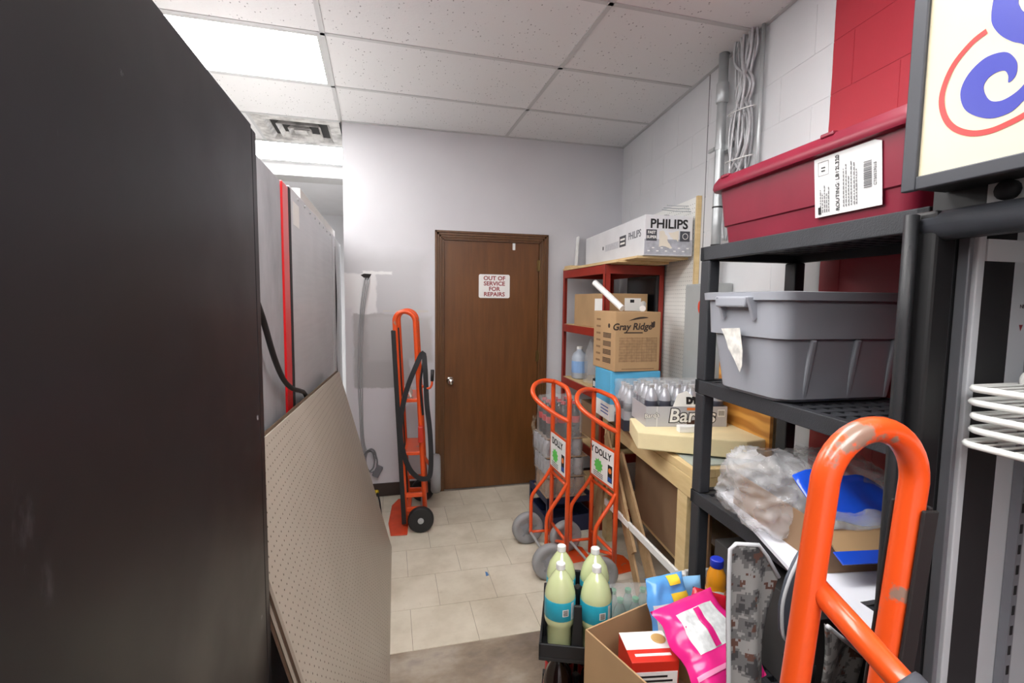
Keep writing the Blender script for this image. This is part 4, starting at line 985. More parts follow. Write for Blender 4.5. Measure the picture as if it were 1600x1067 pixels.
# second bottle pack left of it on the bench
T2X, T2Y = 1.40, 2.475
def tl2(x, y): return (T2X + x * math.cos(TRA) - y * math.sin(TRA), T2Y + x * math.sin(TRA) + y * math.cos(TRA))
tr2 = thing('bottle_tray', 'dark low carton tray of bottles in clear film behind the dolly hoop', 'tray', (T2X, T2Y, BZ + 0.001), TRA)
m_dtray = mat('dark_tray_print', (52, 54, 66), 0.5, var=0.08)
for (x0, x1, y0, y1) in ((-0.145, 0.145, -0.102, -0.1), (-0.145, 0.145, 0.1, 0.102), (-0.147, -0.145, -0.102, 0.102), (0.145, 0.147, -0.102, 0.102)):
    MB().box(x0, x1, y0, y1, 0, 0.06).build('side_wall', m_dtray, tr2)
MB().box(-0.145, 0.145, -0.1, 0.1, 0, 0.003).build('base', m_dtray, tr2)
rb2 = soda_bottle('soda_bottle', 'silver capped bottle packed in the dark tray', 'bottle', m_silver, m_silcap, m_darklab, 0.064, 0.245, 'bottles in the dark tray')
grid_of(rb2, [tl2(-0.108 + 0.072 * i, -0.066 + 0.066 * j) + (BZ + 0.0045,) for j in range(3) for i in range(4)])
wrap('shrink_wrap', 'crumpled clear film over the dark tray of bottles', tl2(0, 0) + (BZ + 0.06,), (0.315, 0.235, 0.20), TRA, amp=0.02)
# blue box
bbx = rbox('blue_carton', 'blue and white carton on the workbench under the egg carton', 'box', (1.42, 2.745, BZ + 0.001), (0.31, 0.27, 0.296), -0.08, mat('sky_blue_carton', (92, 178, 220), 0.5, var=0.05))
MB().box(-0.1558, -0.155, -0.134, 0.134, 0.0, 0.10).build('white_print', m_paper, bbx)
MB().box(-0.155, 0.155, -0.1358, -0.135, 0.0, 0.10).build('white_print', m_paper, bbx)
for q in range(3): MB().box(-0.1562, -0.1558, -0.11, 0.02, 0.03 + 0.02 * q, 0.037 + 0.02 * q).build('print_line', m_blue, bbx)
# egg carton box
eg = thing('egg_carton_box', 'brown printed egg carton box standing above the blue carton', 'box', (1.41, 2.745, BZ + 0.2985), 0.0)
EX = 0.145
MB().box(-EX, EX, -0.145, 0.165, 0, 0.35).build('body', m_card, eg, bevel=0.004)
# hole for the tubes is hidden; flaps at the top
m_bp = mat('brown_black_print', (52, 40, 32), 0.7, var=0)
text('lettering', 'Gray Ridge', 0.056, m_bp, eg, (-0.035, -0.1456, 0.262), (1, 0, 0.02), (0.18, 0, 1), bold=0.0016)
sw = [(-0.115 + 0.13 * i / 12, 0.285 + 0.036 * math.sin(PI * (0.1 + 0.55 * i / 12)) ) for i in range(13)]
swp = sw + [(x + 0.0, z - 0.012 * math.sin(PI * min(1, i / 12 * 0.9))) for i, (x, z) in reversed(list(enumerate(sw)))][1:-1]
MB().prism([(x + 0.05, z) for x, z in swp], (0, -0.145, 0), (1, 0, 0), (0, 0, 1), 0.0006).build('swoosh_print', m_bp, eg)
MB().box(-0.09, 0.03, -0.1455, -0.145, 0.224, 0.231).build('print_line', m_bp, eg)
MB().prism([(-0.012, 0.02), (-0.004, 0.012), (0.004, 0.02), (0.013, 0.018), (0.012, -0.012), (0, -0.02), (-0.012, -0.012)], (0.095, -0.145, 0.275), (1, 0, 0), (0, 0, 1), 0.0006).build('emblem_print', m_bp, eg)
m_bp2 = mat('faint_brown_print', (128, 98, 68), 0.8, var=0)
MB().box(-0.12, 0.125, -0.1455, -0.145, 0.055, 0.20).build('table_print', mat('table_tint', (164, 132, 96), 0.85, var=0.1, scale=50), eg)
for q in range(9): MB().box(-0.12, 0.125, -0.1459, -0.1455, 0.06 + 0.017 * q, 0.0615 + 0.017 * q).build('table_line', m_bp2, eg)
for q in range(7): MB().box(-0.07 + 0.032 * q, -0.0685 + 0.032 * q, -0.1459, -0.1455, 0.055, 0.20).build('table_line', m_bp2, eg)
MB().box(-0.10, 0.11, -0.1456, -0.145, 0.012, 0.017).build('print_line', m_bp2, eg)
for q in range(4):
    for s_ in range(4):
        MB().box(-EX - 0.0006, -EX, -0.09, 0.02, 0.042 + 0.05 * q + 0.008 * s_, 0.047 + 0.05 * q + 0.008 * s_).build('side_bar_print', m_bp, eg)
MB().lathe([(0.014, -0.0006), (0.014, 0)], (-EX, -0.06, 0.265), 14, 'x').build('egg_print', m_bp, eg)
for q in range(7): MB().box(-EX - 0.0006, -EX, 0.06, 0.12, 0.04 + 0.042 * q, 0.052 + 0.042 * q).build('side_print', m_bp2, eg)
for (a, b, lb) in (((1.335, 2.66, 1.502), (1.26, 2.90, 1.66), 'white tube leaning left out of the egg carton box'), ((1.50, 2.72, 1.502), (1.63, 2.95, 1.53), 'white tube lying right on the egg carton box')):
    o = MB().tube([a, b], 0.019, 14).build('white_tube', m_white, smooth=True, auto=40); tag(o, lb, 'tube', 'white tubes on the egg carton box')
    o.location.z += 0.014

# ================================================================== THINGS ON THE RIGHT WALL
# white pegboard with holes
wpb = thing('white_pegboard', 'white pegboard panel on the right wall behind the red shelf', 'pegboard', wl(1.0, 0.012, 0.88), WA)
MB().box(-0.34, 0.325, -0.004, 0.002, 0, 1.30).build('board', m_paper, wpb)
hb = MB()
for i in range(25):
    for j in range(50):
        x, z = -0.32 + 0.0254 * i, 0.02 + 0.0254 * j
        hb.add([(x + 0.003 * math.cos(2 * PI * q / 6), -0.0044, z + 0.003 * math.sin(2 * PI * q / 6)) for q in range(6)], [tuple(range(6))])
stuff(hb.build('peg_holes', mat('grey_hole', (108, 108, 110), 0.9, var=0), wpb))
MB().box(0.325, 0.345, -0.016, 0.010, 0, 1.30).build('edge_batten', m_pine, wpb)
for q, (z0, z1, ln) in enumerate(((1.225, 1.24, 0.17), (1.245, 1.255, 0.15), (1.265, 1.275, 0.12))):
    MB().tube([(0.25 - 0.02 * q, -0.004, z0), (0.22 - 0.02 * q, -ln * 0.5, z0 + 0.004), (0.20 - 0.02 * q, -ln, z1)], 0.003, 6).build('peg_hook', m_steel, wpb)
# electrical box
eb = thing('electrical_box', 'grey metal electrical box with red handle on the right wall', 'electrical box', wl(1.545, 0.008, 1.06), WA)
m_eb = mat('grey_enamel_box', (168, 172, 172), 0.45, 0.1, var=0.03)
MB().box(-0.16, 0.16, -0.092, 0.004, 0, 0.60).build('body', m_eb, eb, bevel=0.005)
MB().box(-0.152, 0.152, -0.097, -0.092, 0.008, 0.592).build('cover', m_eb, eb, bevel=0.004)
MB().box(0.125, 0.15, -0.105, -0.097, 0.26, 0.44).build('blue_side_label', m_blue, eb)
MB().tube(spline([(0.14, -0.10, 0.44), (0.12, -0.13, 0.43), (0.10, -0.14, 0.46), (0.11, -0.14, 0.50), (0.15, -0.12, 0.49)]), 0.011, 8).build('lever_handle', mat('red_orange_lever', (214, 70, 40), 0.4), eb, smooth=True)
# conduit with couplings
cd = thing('steel_conduit', 'galvanised steel conduit pipe running up the grey block wall', 'pipe', wl(1.60, 0.05, 1.66))
P = lambda z: wl(1.60, 0.05, z)
MB(cd).tube([P(1.66), P(2.0), P(2.4), P(2.86)], 0.0245, 18).build('pipe', m_steel, cd, smooth=True)
MB(cd).tube([P(2.60), P(2.605), P(2.70), P(2.705)], [0.027, 0.031, 0.031, 0.027], 18).build('coupling', m_steel, cd, smooth=True)
for z in (2.36, 2.06, 1.86):
    MB(cd).tube([P(z), P(z + 0.03 if z > 2.2 else z + 0.008)], 0.0268, 16).build('clamp' if z > 2.2 else 'tie', m_steel if z > 2.2 else m_ink, cd)
MB(cd).bar(wl(1.55, 0.02, 2.37), wl(1.68, 0.02, 2.37), 0.036, 0.036).build('bracket', m_steel, cd)
MB(cd).bar(wl(1.50, 0.055, 2.38), wl(1.56, 0.055, 2.38), 0.016, 0.016).build('clamp_bolt', m_steel, cd)
# cable bundle
random.seed(21)
cbd = thing('cable_bundle', 'bundle of grey cables tied together hanging from the ceiling corner', 'cables', wl(1.77, 0.04, 1.9))
m_wire = mat('armoured_cable', (186, 187, 190), 0.4, 0.25, var=0.06, scale=60)
for k in range(15):
    u0 = 1.70 + 0.011 * k; d0 = 0.022 + 0.017 * (k % 3)
    pts = [wl(u0 + random.uniform(-.006, .006), d0, 2.875)]
    ph = random.uniform(0, 6)
    for j, z in enumerate((2.75, 2.6, 2.45, 2.3, 2.15, 2.0, 1.88)):
        pts.append(wl(1.70 + 0.0105 * ((k * 7) % 15 if j % 3 == 1 else k) + 0.012 * math.sin(ph + j) - 0.004 * j, d0 + 0.012 * math.sin(ph * 2 + j), z))
    for p_ in pts: p_ += Vector((0, 0, 0))
    MB(cbd).tube(spline(pts, 5), 0.0068, 8).build('cable', m_wire, cbd, smooth=True)
o = MB().tube([wl(1.885, 0.022, 2.875), wl(1.885, 0.022, 1.9)], 0.0095, 12).build('thin_conduit', m_steel, smooth=True); tag(o, 'thin straight conduit at the right edge of the cable bundle', 'pipe')
for z, lb in ((2.27, 'upper white cable tie around the cable bundle'), (2.19, 'lower white cable tie around the cable bundle'), (2.5, 'topmost white cable tie around the cable bundle')):
    ring = [wl(1.77 + 0.10 * math.cos(a), 0.045 + 0.038 * math.sin(a), z + 0.012 * math.cos(a + z)) for a in [2 * PI * i / 20 for i in range(20)]]
    MB(cbd).tube(ring, 0.0025, 6, True).build('cable_tie', m_white, cbd)

# ================================================================== BLACK RESIN SHELF
BSA = -0.05
bs = thing('black_shelving', 'black plastic shelving unit against the red wall', 'shelf', (1.178, 1.70, 0), BSA)
t = NT('black_resin')
t.l(t.ramp(t.noise(6, 3), [(0.3, lin((40, 42, 46))), (0.7, lin((50, 52, 57)))]), t.b.inputs['Base Color']); t.set(0.55)
vv = t.n('ShaderNodeTexVoronoi'); vv.inputs['Scale'].default_value = 240; t.l(t.co(), vv.inputs['Vector']); t.bump(vv.outputs['Distance'], 0.25, 0.002)
m_resin = t.m
SD, SL = 0.425, 0.87
BSH = (1.768, 1.252, 0.805, 0.33, 0.06)
for z in BSH:
    b_ = MB()
    for (x0, x1, y0, y1) in ((0, SD, -0.03, 0), (0, SD, -SL, -SL + 0.03), (0, 0.022, -SL, 0), (SD - 0.022, SD, -SL, 0)):
        b_.box(x0, x1, y0, y1, z - 0.052, z)
    rim = b_.build('shelf_rim', m_resin, bs, bevel=0.003)
    d_ = MB()
    for i in range(9):
        x = 0.03 + 0.046 * i
        d_.box(x - 0.010, x + 0.010, -SL + 0.03, -0.03, z - 0.02, z - 0.004)
    for j in range(16):
        y = -0.05 - 0.052 * j
        d_.box(0.02, SD - 0.02, y - 0.014, y + 0.014, z - 0.022, z - 0.003)
    stuff(d_.build('shelf_lattice', m_resin, bs))
for x, y in ((0.0, -0.062), (SD - 0.05, -0.062), (0.0, -SL), (SD - 0.05, -SL)):
    for i in range(len(BSH) - 1):
        z0, z1 = BSH[i + 1], BSH[i] - 0.052
        MB().box(x + 0.002, x + 0.048, y + 0.002, y + 0.060, z0, z1).build('post', m_resin, bs, bevel=0.006)
    MB().box(x + 0.002, x + 0.048, y + 0.002, y + 0.060, 0, 0.01).build('foot', m_resin, bs)
def sl_(x, y, z):
    return Vector((1.178 + x * math.cos(BSA) - y * math.sin(BSA), 1.70 + x * math.sin(BSA) + y * math.cos(BSA), z))

# ------------------------------------------------------------------ totes
def rrect(hx, hy, r, n=5):
    out = []
    for cx, cy, a0 in ((hx - r, hy - r, 0), (-hx + r, hy - r, PI / 2), (-hx + r, -hy + r, PI), (hx - r, -hy + r, 1.5 * PI)):
        out += [(cx + r * math.cos(a0 + PI / 2 * i / n), cy + r * math.sin(a0 + PI / 2 * i / n)) for i in range(n + 1)]
    return out
def loft(rings, close_top=False):
    n = len(rings[0]); vs = [p for q in rings for p in q]; fs = []
    for i in range(len(rings) - 1):
        for k in range(n): fs.append((i * n + k, i * n + (k + 1) % n, (i + 1) * n + (k + 1) % n, (i + 1) * n + k))
    fs.append(tuple(range(n - 1, -1, -1)))
    if close_top: fs.append(tuple((len(rings) - 1) * n + k for k in range(n)))
    return MB().add(vs, fs)
# grey tote: long axis across the shelf
m_gt = mat('grey_tote_plastic', (150, 153, 161), 0.42, var=0.03, scale=4, bump=0.04, bscale=200)
gt = thing('grey_tote', 'large grey plastic storage tote sticking out of the black shelf', 'tote', (1.352, 1.362, 1.2535), -0.03)
def ring(hx, hy, z, r): return [(x, y, z) for x, y in rrect(hx, hy, r)]
gx, gy = 0.258, 0.192
rings = [ring(gx - 0.062, gy - 0.052, 0.0, 0.05), ring(gx - 0.045, gy - 0.036, 0.012, 0.055), ring(gx - 0.022, gy - 0.020, 0.195, 0.05), ring(gx - 0.010, gy - 0.008, 0.197, 0.05), ring(gx - 0.004, gy - 0.003, 0.31, 0.05),
         ring(gx + 0.010, gy + 0.010, 0.311, 0.055), ring(gx + 0.012, gy + 0.012, 0.335, 0.055), ring(gx + 0.002, gy + 0.002, 0.337, 0.05), ring(gx - 0.008, gy - 0.008, 0.335, 0.05), ring(gx - 0.028, gy - 0.026, 0.19, 0.05), ring(gx - 0.05, gy - 0.04, 0.016, 0.05)]
loft(rings, True).build('shell', m_gt, gt, smooth=True, auto=30)
MB().prism([(-0.085, 0.322), (0.075, 0.322), (0.068, 0.288), (-0.078, 0.288)], (-gx - 0.028, 0, 0), (0, -1, 0), (0, 0, 1), -0.034).build('handle_grip', m_gt, gt, bevel=0.006)
for y0 in (-0.085, 0.075):
    MB().prism([(0, 0.32), (0.05, 0.32), (0.045, 0.265), (0.028, 0.245)], (-gx - 0.03, y0 + (0.012 if y0 < 0 else 0), 0), (1, 0, 0), (0, 0, 1), 0.012).build('handle_web', m_gt, gt, bevel=0.002)
for x in (-0.13, 0.03, 0.17):
    MB().bar((x, -gy + 0.044, 0.008), (x, -gy + 0.014, 0.196), 0.022, 0.014, (0, -1, 0)).build('rib', m_gt, gt, bevel=0.006)
lb = MB().prism([(-0.042, 0.215), (0.052, 0.222), (0.058, 0.15), (0.050, 0.10), (0.038, 0.078), (0.012, 0.12), (-0.012, 0.15), (-0.022, 0.18)], (-gx + 0.0165, 0.02, 0), (0, -1, 0), (-0.13, 0, 1), -0.001)
lb.build('torn_label', mat('torn_white_label', (228, 226, 220), 0.7, var=0.14, scale=40), gt)
# red tote on top: long axis along the wall
m_rt = mat('dark_red_tote', (128, 28, 50), 0.35, var=0.07, scale=5)
rt_ = thing('red_tote', 'long dark red plastic tote with lid on top of the black shelf', 'tote', (1.405, 1.275, 1.7685), BSA)
rx, ry = 0.205, 0.385
rings = [ring(rx - 0.035, ry - 0.035, 0.0, 0.03), ring(rx - 0.025, ry - 0.025, 0.006, 0.035), ring(rx - 0.018, ry - 0.018, 0.07, 0.035), ring(rx - 0.012, ry - 0.012, 0.074, 0.035), ring(rx, ry, 0.205, 0.035), ring(rx - 0.01, ry - 0.01, 0.206, 0.03), ring(rx - 0.03, ry - 0.03, 0.02, 0.03)]
loft(rings, True).build('shell', m_rt, rt_, smooth=True, auto=30)
lidr = [ring(rx + 0.002, ry + 0.002, 0.203, 0.035), ring(rx + 0.020, ry + 0.022, 0.205, 0.045), ring(rx + 0.024, ry + 0.026, 0.215, 0.045), ring(rx + 0.022, ry + 0.024, 0.232, 0.045), ring(rx + 0.010, ry + 0.012, 0.252, 0.04), ring(rx - 0.01, ry - 0.01, 0.254, 0.035), ring(rx - 0.02, ry - 0.02, 0.244, 0.03), ring(rx - 0.05, ry - 0.05, 0.243, 0.03)]
lid = loft(lidr, True).build('lid', m_rt, rt_, smooth=True, auto=30)
for y0 in (-0.16, 0.30):
    MB().box(-rx - 0.018, -rx + 0.002, y0, y0 + 0.045, 0.246, 0.258).build('lid_tab', m_rt, lid, bevel=0.004)
m_lab = mat('white_shipping_label', (226, 226, 226), 0.5, var=0.02)
lbp = MB().prism([(0.085, 0.035), (0.295, 0.035), (0.295, 0.19), (0.275, 0.198), (0.085, 0.198)], (-rx + 0.0145, 0, 0), (0, -1, 0), (-0.092, 0, 1), -0.0012).build('shipping_label', m_lab, rt_)
def labp(u, z): return (-rx + 0.0145 - 0.092 * z - 0.0017, -u, z)
ux_, uy_ = (-0.092, 0, 1), (0, 1, 0)     # words run upwards on the label
text('label_words', 'ROUTING: LB12L320', 0.0165, m_ink, lbp, labp(0.165, 0.117), ux_, uy_, bold=0.0)
text('label_words', '11', 0.017, m_ink, lbp, labp(0.118, 0.165), ux_, uy_, bold=0.0004)
fr = MB()
for (u0, u1, z0, z1) in ((0.10, 0.101, 0.148, 0.186), (0.135, 0.136, 0.148, 0.186), (0.10, 0.136, 0.148, 0.149), (0.10, 0.136, 0.185, 0.186)):
    fr.add([labp(u0, z0), labp(u1, z0), labp(u1, z1), labp(u0, z1)], [(0, 1, 2, 3)])
fr.build('label_frame', m_ink, lbp)
random.seed(4)
m_gink = mat('grey_label_ink', (110, 110, 112), 0.6, var=0)
for q, (u, z0, z1) in enumerate([(0.105, .045, .11), (0.112, .045, .10), (0.119, .045, .12), (0.126, .045, .10), (0.133, .045, .115), (0.182, .05, .15), (0.190, .05, .16), (0.198, .05, .13), (0.206, .05, .165), (0.215, .05, .16), (0.222, .05, .14)]):
    d = MB(); z = z0
    while z < z1:
        l_ = random.uniform(0.004, 0.011); d.add([labp(u, z), labp(u + 0.0032, z), labp(u + 0.0032, min(z + l_, z1)), labp(u, min(z + l_, z1))], [(0, 1, 2, 3)]); z += l_ + 0.0025
    stuff(d.build('fine_print', m_gink, lbp))
MB().add([labp(0.098, .042), labp(0.108, .042), labp(0.108, .062), labp(0.098, .062)], [(0, 1, 2, 3)]).build('label_logo', m_ink, lbp)
d = MB(); z = 0.085
while z < 0.15:
    l_ = random.choice((0.0012, 0.0024, 0.0036)); d.add([labp(0.245, z), labp(0.268, z), labp(0.268, z + l_), labp(0.245, z + l_)], [(0, 1, 2, 3)]); z += l_ + random.choice((0.0012, 0.0022))
stuff(d.build('barcode', m_gink, lbp))
text('label_words', 'CTS0529018', 0.011, m_gink, lbp, labp(0.278, 0.115), ux_, uy_)

# ------------------------------------------------------------------ third shelf: white foam sheet, carton, plastic bag
o = MB().prism([(0.985, 0.80), (1.122, 0.80), (1.126, 0.915), (1.50, 0.915), (1.55, 1.61), (1.25, 1.61)], (0, 0, 0.8065), (1, 0, 0), (0, 1, 0), 0.012).build('foam_sheet', mat('white_foam_sheet', (226, 228, 236), 0.7, var=0.01))
tag(o, 'white foam sheet lying on the third black shelf under the carton', 'foam')
ct = thing('open_carton', 'open brown carton with blue tape on the third black shelf', 'box', (1.34, 1.25, 0.8195), -0.14)
cx_, cy_, ch = 0.15, 0.235, 0.12
MB().box(-cx_, cx_, -cy_, cy_, 0, 0.004).build('bottom', m_card2, ct)
for (x0, x1, y0, y1) in ((-cx_, cx_, -cy_, -cy_ + 0.004), (-cx_, cx_, cy_ - 0.004, cy_), (-cx_, -cx_ + 0.004, -cy_ + 0.004, cy_ - 0.004), (cx_ - 0.004, cx_, -cy_ + 0.004, cy_ - 0.004)):
    MB().box(x0, x1, y0, y1, 0.004, ch).build('wall', m_card2, ct)
m_tape = mat('blue_tape_film', (34, 84, 214), 0.22, var=0.06, scale=12)
fl_ = MB().prism([(-0.17, 0), (0.17, 0), (0.155, 0.085), (-0.16, 0.085)], (0, -cy_ - 0.001, ch), (1, 0, 0), (0, -0.75, -0.66), 0.004).build('front_flap', m_card, ct)
MB().prism([(-0.172, 0.055), (0.172, 0.055), (0.158, 0.088), (-0.163, 0.088)], (0, -cy_ - 0.0015, ch + 0.0012), (1, 0, 0), (0, -0.75, -0.66), 0.006).build('blue_tape', m_tape, fl_)
fb = MB().sheet(lambda u, v: (-0.16 + 0.33 * u, -cy_ + 0.02 + 0.13 * v + 0.008 * math.sin(11 * u), ch + 0.012 + 0.10 * v - 0.10 * (u - 0.2) ** 2 + 0.006 * math.sin(13 * u + 5 * v)), 14, 7, 0.003).build('raised_flap', m_tape, ct, smooth=True)
MB().sheet(lambda u, v: (-0.165 + 0.33 * u, -cy_ - 0.004 + 0.05 * v, ch + 0.004 + 0.03 * v - 0.05 * (u - 0.3) ** 2 + 0.006 * math.sin(15 * u)), 14, 5, 0.002).build('clear_tape_film', m_film, ct, smooth=True)
MB().sheet(lambda u, v: (-cx_ - 0.003 - 0.002 * math.sin(9 * u), -cy_ + 0.10 * u - 0.002, 0.03 + 0.085 * v - 0.02 * u), 5, 5, 0.001).build('blue_tape', m_tape, ct)
# crumpled clear bag over the left end
t = NT('thick_clear_bag')
t.b.inputs['Base Color'].default_value = lin((228, 229, 232)); t.set(0.14)
cn = t.noise(5, 3, 0.55); t.bump(cn, 0.7, 0.04)
t.l(t.ramp(t.noise(5, 4, 0.6), [(0.35, (0.20, 0.20, 0.20, 1)), (0.7, (0.55, 0.55, 0.55, 1))]), t.b.inputs['Alpha']); m_bag = t.m
def bag(name, label, c, rx_, ry_, rz_, amp, freq, m, seed=0.0, cat='bag', part='film'):
    T = thing(name, label, cat, c)
    def fn(u, v):
        a = 2 * PI * u; ph = PI * (0.06 + 0.90 * v)
        p_ = Vector((math.cos(a) * math.sin(ph) ** 0.7, math.sin(a) * math.sin(ph) ** 0.7, -math.cos(ph)))
        q = p_ * freq + Vector((seed, seed * 1.7, 0))
        d = 1 + amp * (noise.noise(q) + 1.1 * (0.35 - abs(noise.noise(q * 1.9))) + 0.22 * abs(noise.noise(q * 4.0)))
        z = (p_.z * d * 0.5 + 0.5) * rz_
        return (p_.x * rx_ * d, p_.y * ry_ * d, max(0.002, z))
    MB().sheet(fn, 64, 40).build(part, m, T, smooth=True)
    return T
bag('clear_plastic_bag', 'crumpled clear plastic bag over the left end of the open carton', (1.215, 1.345, 0.822), 0.125, 0.145, 0.235, 0.30, 1.6, m_bag, 3.0)
bag('clear_plastic_bag', 'crumpled clear film heap at the wall side of the open carton', (1.45, 1.30, 0.945), 0.12, 0.16, 0.10, 0.3, 2.6, m_film, 9.0)
# dark things low on the shelf
rbox('grey_low_carton', 'dark grey carton on the lower black shelf behind the camouflage chair', 'box', (1.38, 1.35, 0.3305), (0.32, 0.5, 0.30), BSA, mat('dark_grey_carton', (70, 68, 68), 0.7))

# ================================================================== GLASS DOOR COOLER on the right
FX, FY1, FY0 = 0.90, 0.69, -0.12
ck = thing('display_cooler', 'open front black display cooler with white wire shelves at right edge', 'cooler', (1.22, 0.3, 0))
m_ckb = mat('black_cooler_paint', (18, 18, 20), 0.5, var=0.05)
m_frame = mat('dark_grey_frame', (66, 68, 74), 0.35, 0.2, var=0.05)
m_liner = mat('pale_grey_liner', (196, 199, 204), 0.4, var=0.02)
m_alu = mat('aluminium_strip', (150, 153, 160), 0.35, 0.6, var=0.04)
ZO = 1.66     # top of the opening
MB(ck).box(FX + 0.05, 1.56, FY1 - 0.03, FY1, 0.08, 2.02).build('far_side', m_ckb, ck)
MB(ck).box(FX + 0.05, 1.56, FY0, FY0 + 0.03, 0.08, 2.02).build('near_side', m_ckb, ck)
MB(ck).box(1.53, 1.56, FY0 + 0.03, FY1 - 0.03, 0.08, 2.02).build('back', m_liner, ck)
MB(ck).box(FX + 0.05, 1.53, FY0 + 0.03, FY1 - 0.03, ZO + 0.04, 2.02).build('header', m_ckb, ck)
MB(ck).box(FX + 0.05, 1.53, FY0 + 0.03, FY1 - 0.03, 0.08, 0.20).build('floor_pan', m_liner, ck)
MB(ck).box(FX + 0.08, 1.5, FY0 + 0.03, FY1 - 0.03, 0.0, 0.08).build('plinth', m_ckb, ck)
MB(ck).box(1.088, 1.529, FY1 - 0.045, FY1 - 0.031, 0.2, ZO + 0.03).build('liner_side', m_liner, ck)
MB(ck).box(1.012, 1.087, FY1 - 0.047, FY1 - 0.031, 0.2, ZO + 0.03).build('black_band', mat('inner_black', (34, 34, 36), 0.5), ck)
MB(ck).box(0.993, 1.010, FY1 - 0.050, FY1 - 0.031, 0.2, ZO + 0.03).build('white_strip', m_liner, ck, bevel=0.002)
MB(ck).box(0.972, 0.982, FY1 - 0.050, FY1 - 0.031, 0.2, ZO + 0.03).build('alloy_strip', m_alu, ck, bevel=0.002)
MB(ck).box(1.012, 1.52, FY1 - 0.051, FY1 - 0.0475, ZO - 0.028, ZO + 0.01).build('light_cover', mat('pale_acrylic', (214, 216, 220), 0.3, var=0.0), ck)
# frame around the opening
for (y0, y1, z0, z1, nm) in ((FY1 - 0.045, FY1, 0.10, ZO + 0.055, 'frame_upright'), (FY0, FY0 + 0.045, 0.10, ZO + 0.055, 'frame_upright')):
    MB(ck).box(FX, FX + 0.05, y0, y1, z0, z1).build(nm, m_ckb, ck, bevel=0.006)
MB(ck).tube([(FX + 0.022, FY1 - 0.012, ZO + 0.030), (FX + 0.022, FY0 + 0.02, ZO + 0.030)], 0.026, 16).build('frame_header', m_frame, ck, smooth=True)
MB(ck).box(FX + 0.0, FX + 0.05, FY0 + 0.045, FY1 - 0.045, 0.1, 0.17).build('frame_sill', m_frame, ck, bevel=0.004)
gk = MB(ck)
prof = [(FX - 0.004, FY1 - 0.0), (FX - 0.018, FY1 - 0.002), (FX - 0.024, FY1 - 0.012), (FX - 0.016, FY1 - 0.022), (FX - 0.002, FY1 - 0.018)]
gk.sheet(lambda u, v: (prof[min(int(u * 4 + 1e-6), 4)][0], prof[min(int(u * 4 + 1e-6), 4)][1], 0.12 + (ZO - 0.07) * v), 4, 8, 0.0015)
gk.build('door_gasket', mat('smoky_vinyl', (34, 35, 38), 0.5, var=0.02, alpha=0.85), ck, smooth=True)
# rail, labels
for y_ in (FY1 - 0.052, ):
    MB(ck).box(1.135, 1.15, y_ - 0.01, y_ + 0.006, 0.22, 1.56).build('shelf_rail', m_alu, ck)
for q in range(26):
    MB(ck).box(1.139, 1.146, FY1 - 0.0626, FY1 - 0.062, 0.25 + 0.04 * q, 0.268 + 0.04 * q).build('rail_slot', m_ink, ck)
m_lbl = mat('dark_label_ink', (92, 70, 76), 0.6, var=0)
def ckt(s_, x, z, sz): text('label_words', s_, sz, m_lbl, ck, Vector((x, FY1 - 0.0456, z)) - ck.location, (1, 0, 0), (0, 0, 1), align='LEFT', ext=0.0002)
ckt('DO NOT', 1.128, 1.582, 0.009)
ckt('NE PAS CHARGER', 1.112, 1.553, 0.010)
MB(ck).add([(1.114, FY1 - 0.0456, 1.52), (1.124, FY1 - 0.0456, 1.52), (1.119, FY1 - 0.0456, 1.508)], [(0, 1, 2)]).build('label_arrow', mat('red_print', (142, 44, 50)), ck)
MB(ck).lathe([(0.012, -0.02), (0.016, -0.014), (0.016, 0)], (FX + 0.05, 0.575, 1.735), 14, 'x').build('hinge_bolt', m_ink, ck, smooth=True)
MB(ck).box(FX + 0.046, FX + 0.0495, 0.545, 0.605, ZO + 0.045, 1.78).build('hinge_plate', m_white, ck)
# wire shelves stacked inside
m_wsh = mat('white_coated_wire', (226, 227, 224), 0.35, var=0.01)
wp = None
for k, z in enumerate((1.318, 1.343, 1.367, 1.390, 1.414)):
    T = thing('wire_shelf', ['lowest white wire shelf of the stack in the display cooler', 'second lowest white wire shelf of the stack in the display cooler', 'middle white wire shelf of the stack in the display cooler', 'second highest white wire shelf of the stack in the display cooler', 'topmost white wire shelf of the stack in the display cooler'][k], 'wire shelf', (0.955 + 0.006 * (k % 2), 0.255, z), 0.0, 'wire shelves stacked in the cooler')
    xw, yw = 0.44, 0.365 - 0.004 * (k % 3)
    fr_ = [(x + xw / 2, y, 0) for x, y in rrect(xw / 2, yw, 0.022, 5)]
    MB().tube(fr_, 0.0058, 8, True).build('rim', m_wsh, T, smooth=True)
    wi = MB()
    for j in range(34):
        y = -yw + 0.012 + (2 * yw - 0.024) * j / 33
        wi.tube([(0.004, y, 0.003), (xw - 0.004, y, 0.003)], 0.0024, 5)
    stuff(wi.build('wires', m_wsh, T))
    MB().tube([(xw * 0.5, -yw + 0.006, -0.004), (xw * 0.5, yw - 0.006, -0.004)], 0.004, 6).build('cross_rod', m_wsh, T)
    if k == 4:
        MB().tube(spline([(0.12, yw - 0.01, 0.0), (0.115, yw - 0.012, 0.018), (0.14, yw - 0.02, 0.03), (0.3, yw - 0.025, 0.03), (0.42, yw - 0.02, 0.028)]), 0.0055, 8).build('back_stop', m_wsh, T, smooth=True)
for y in (FY1 - 0.06, -0.07):   # clips that carry the stack
    for x in (1.02, 1.32):
        MB(ck).box(x, x + 0.02, y - 0.02, y + 0.012, 1.30, 1.311).build('shelf_clip', m_alu, ck)

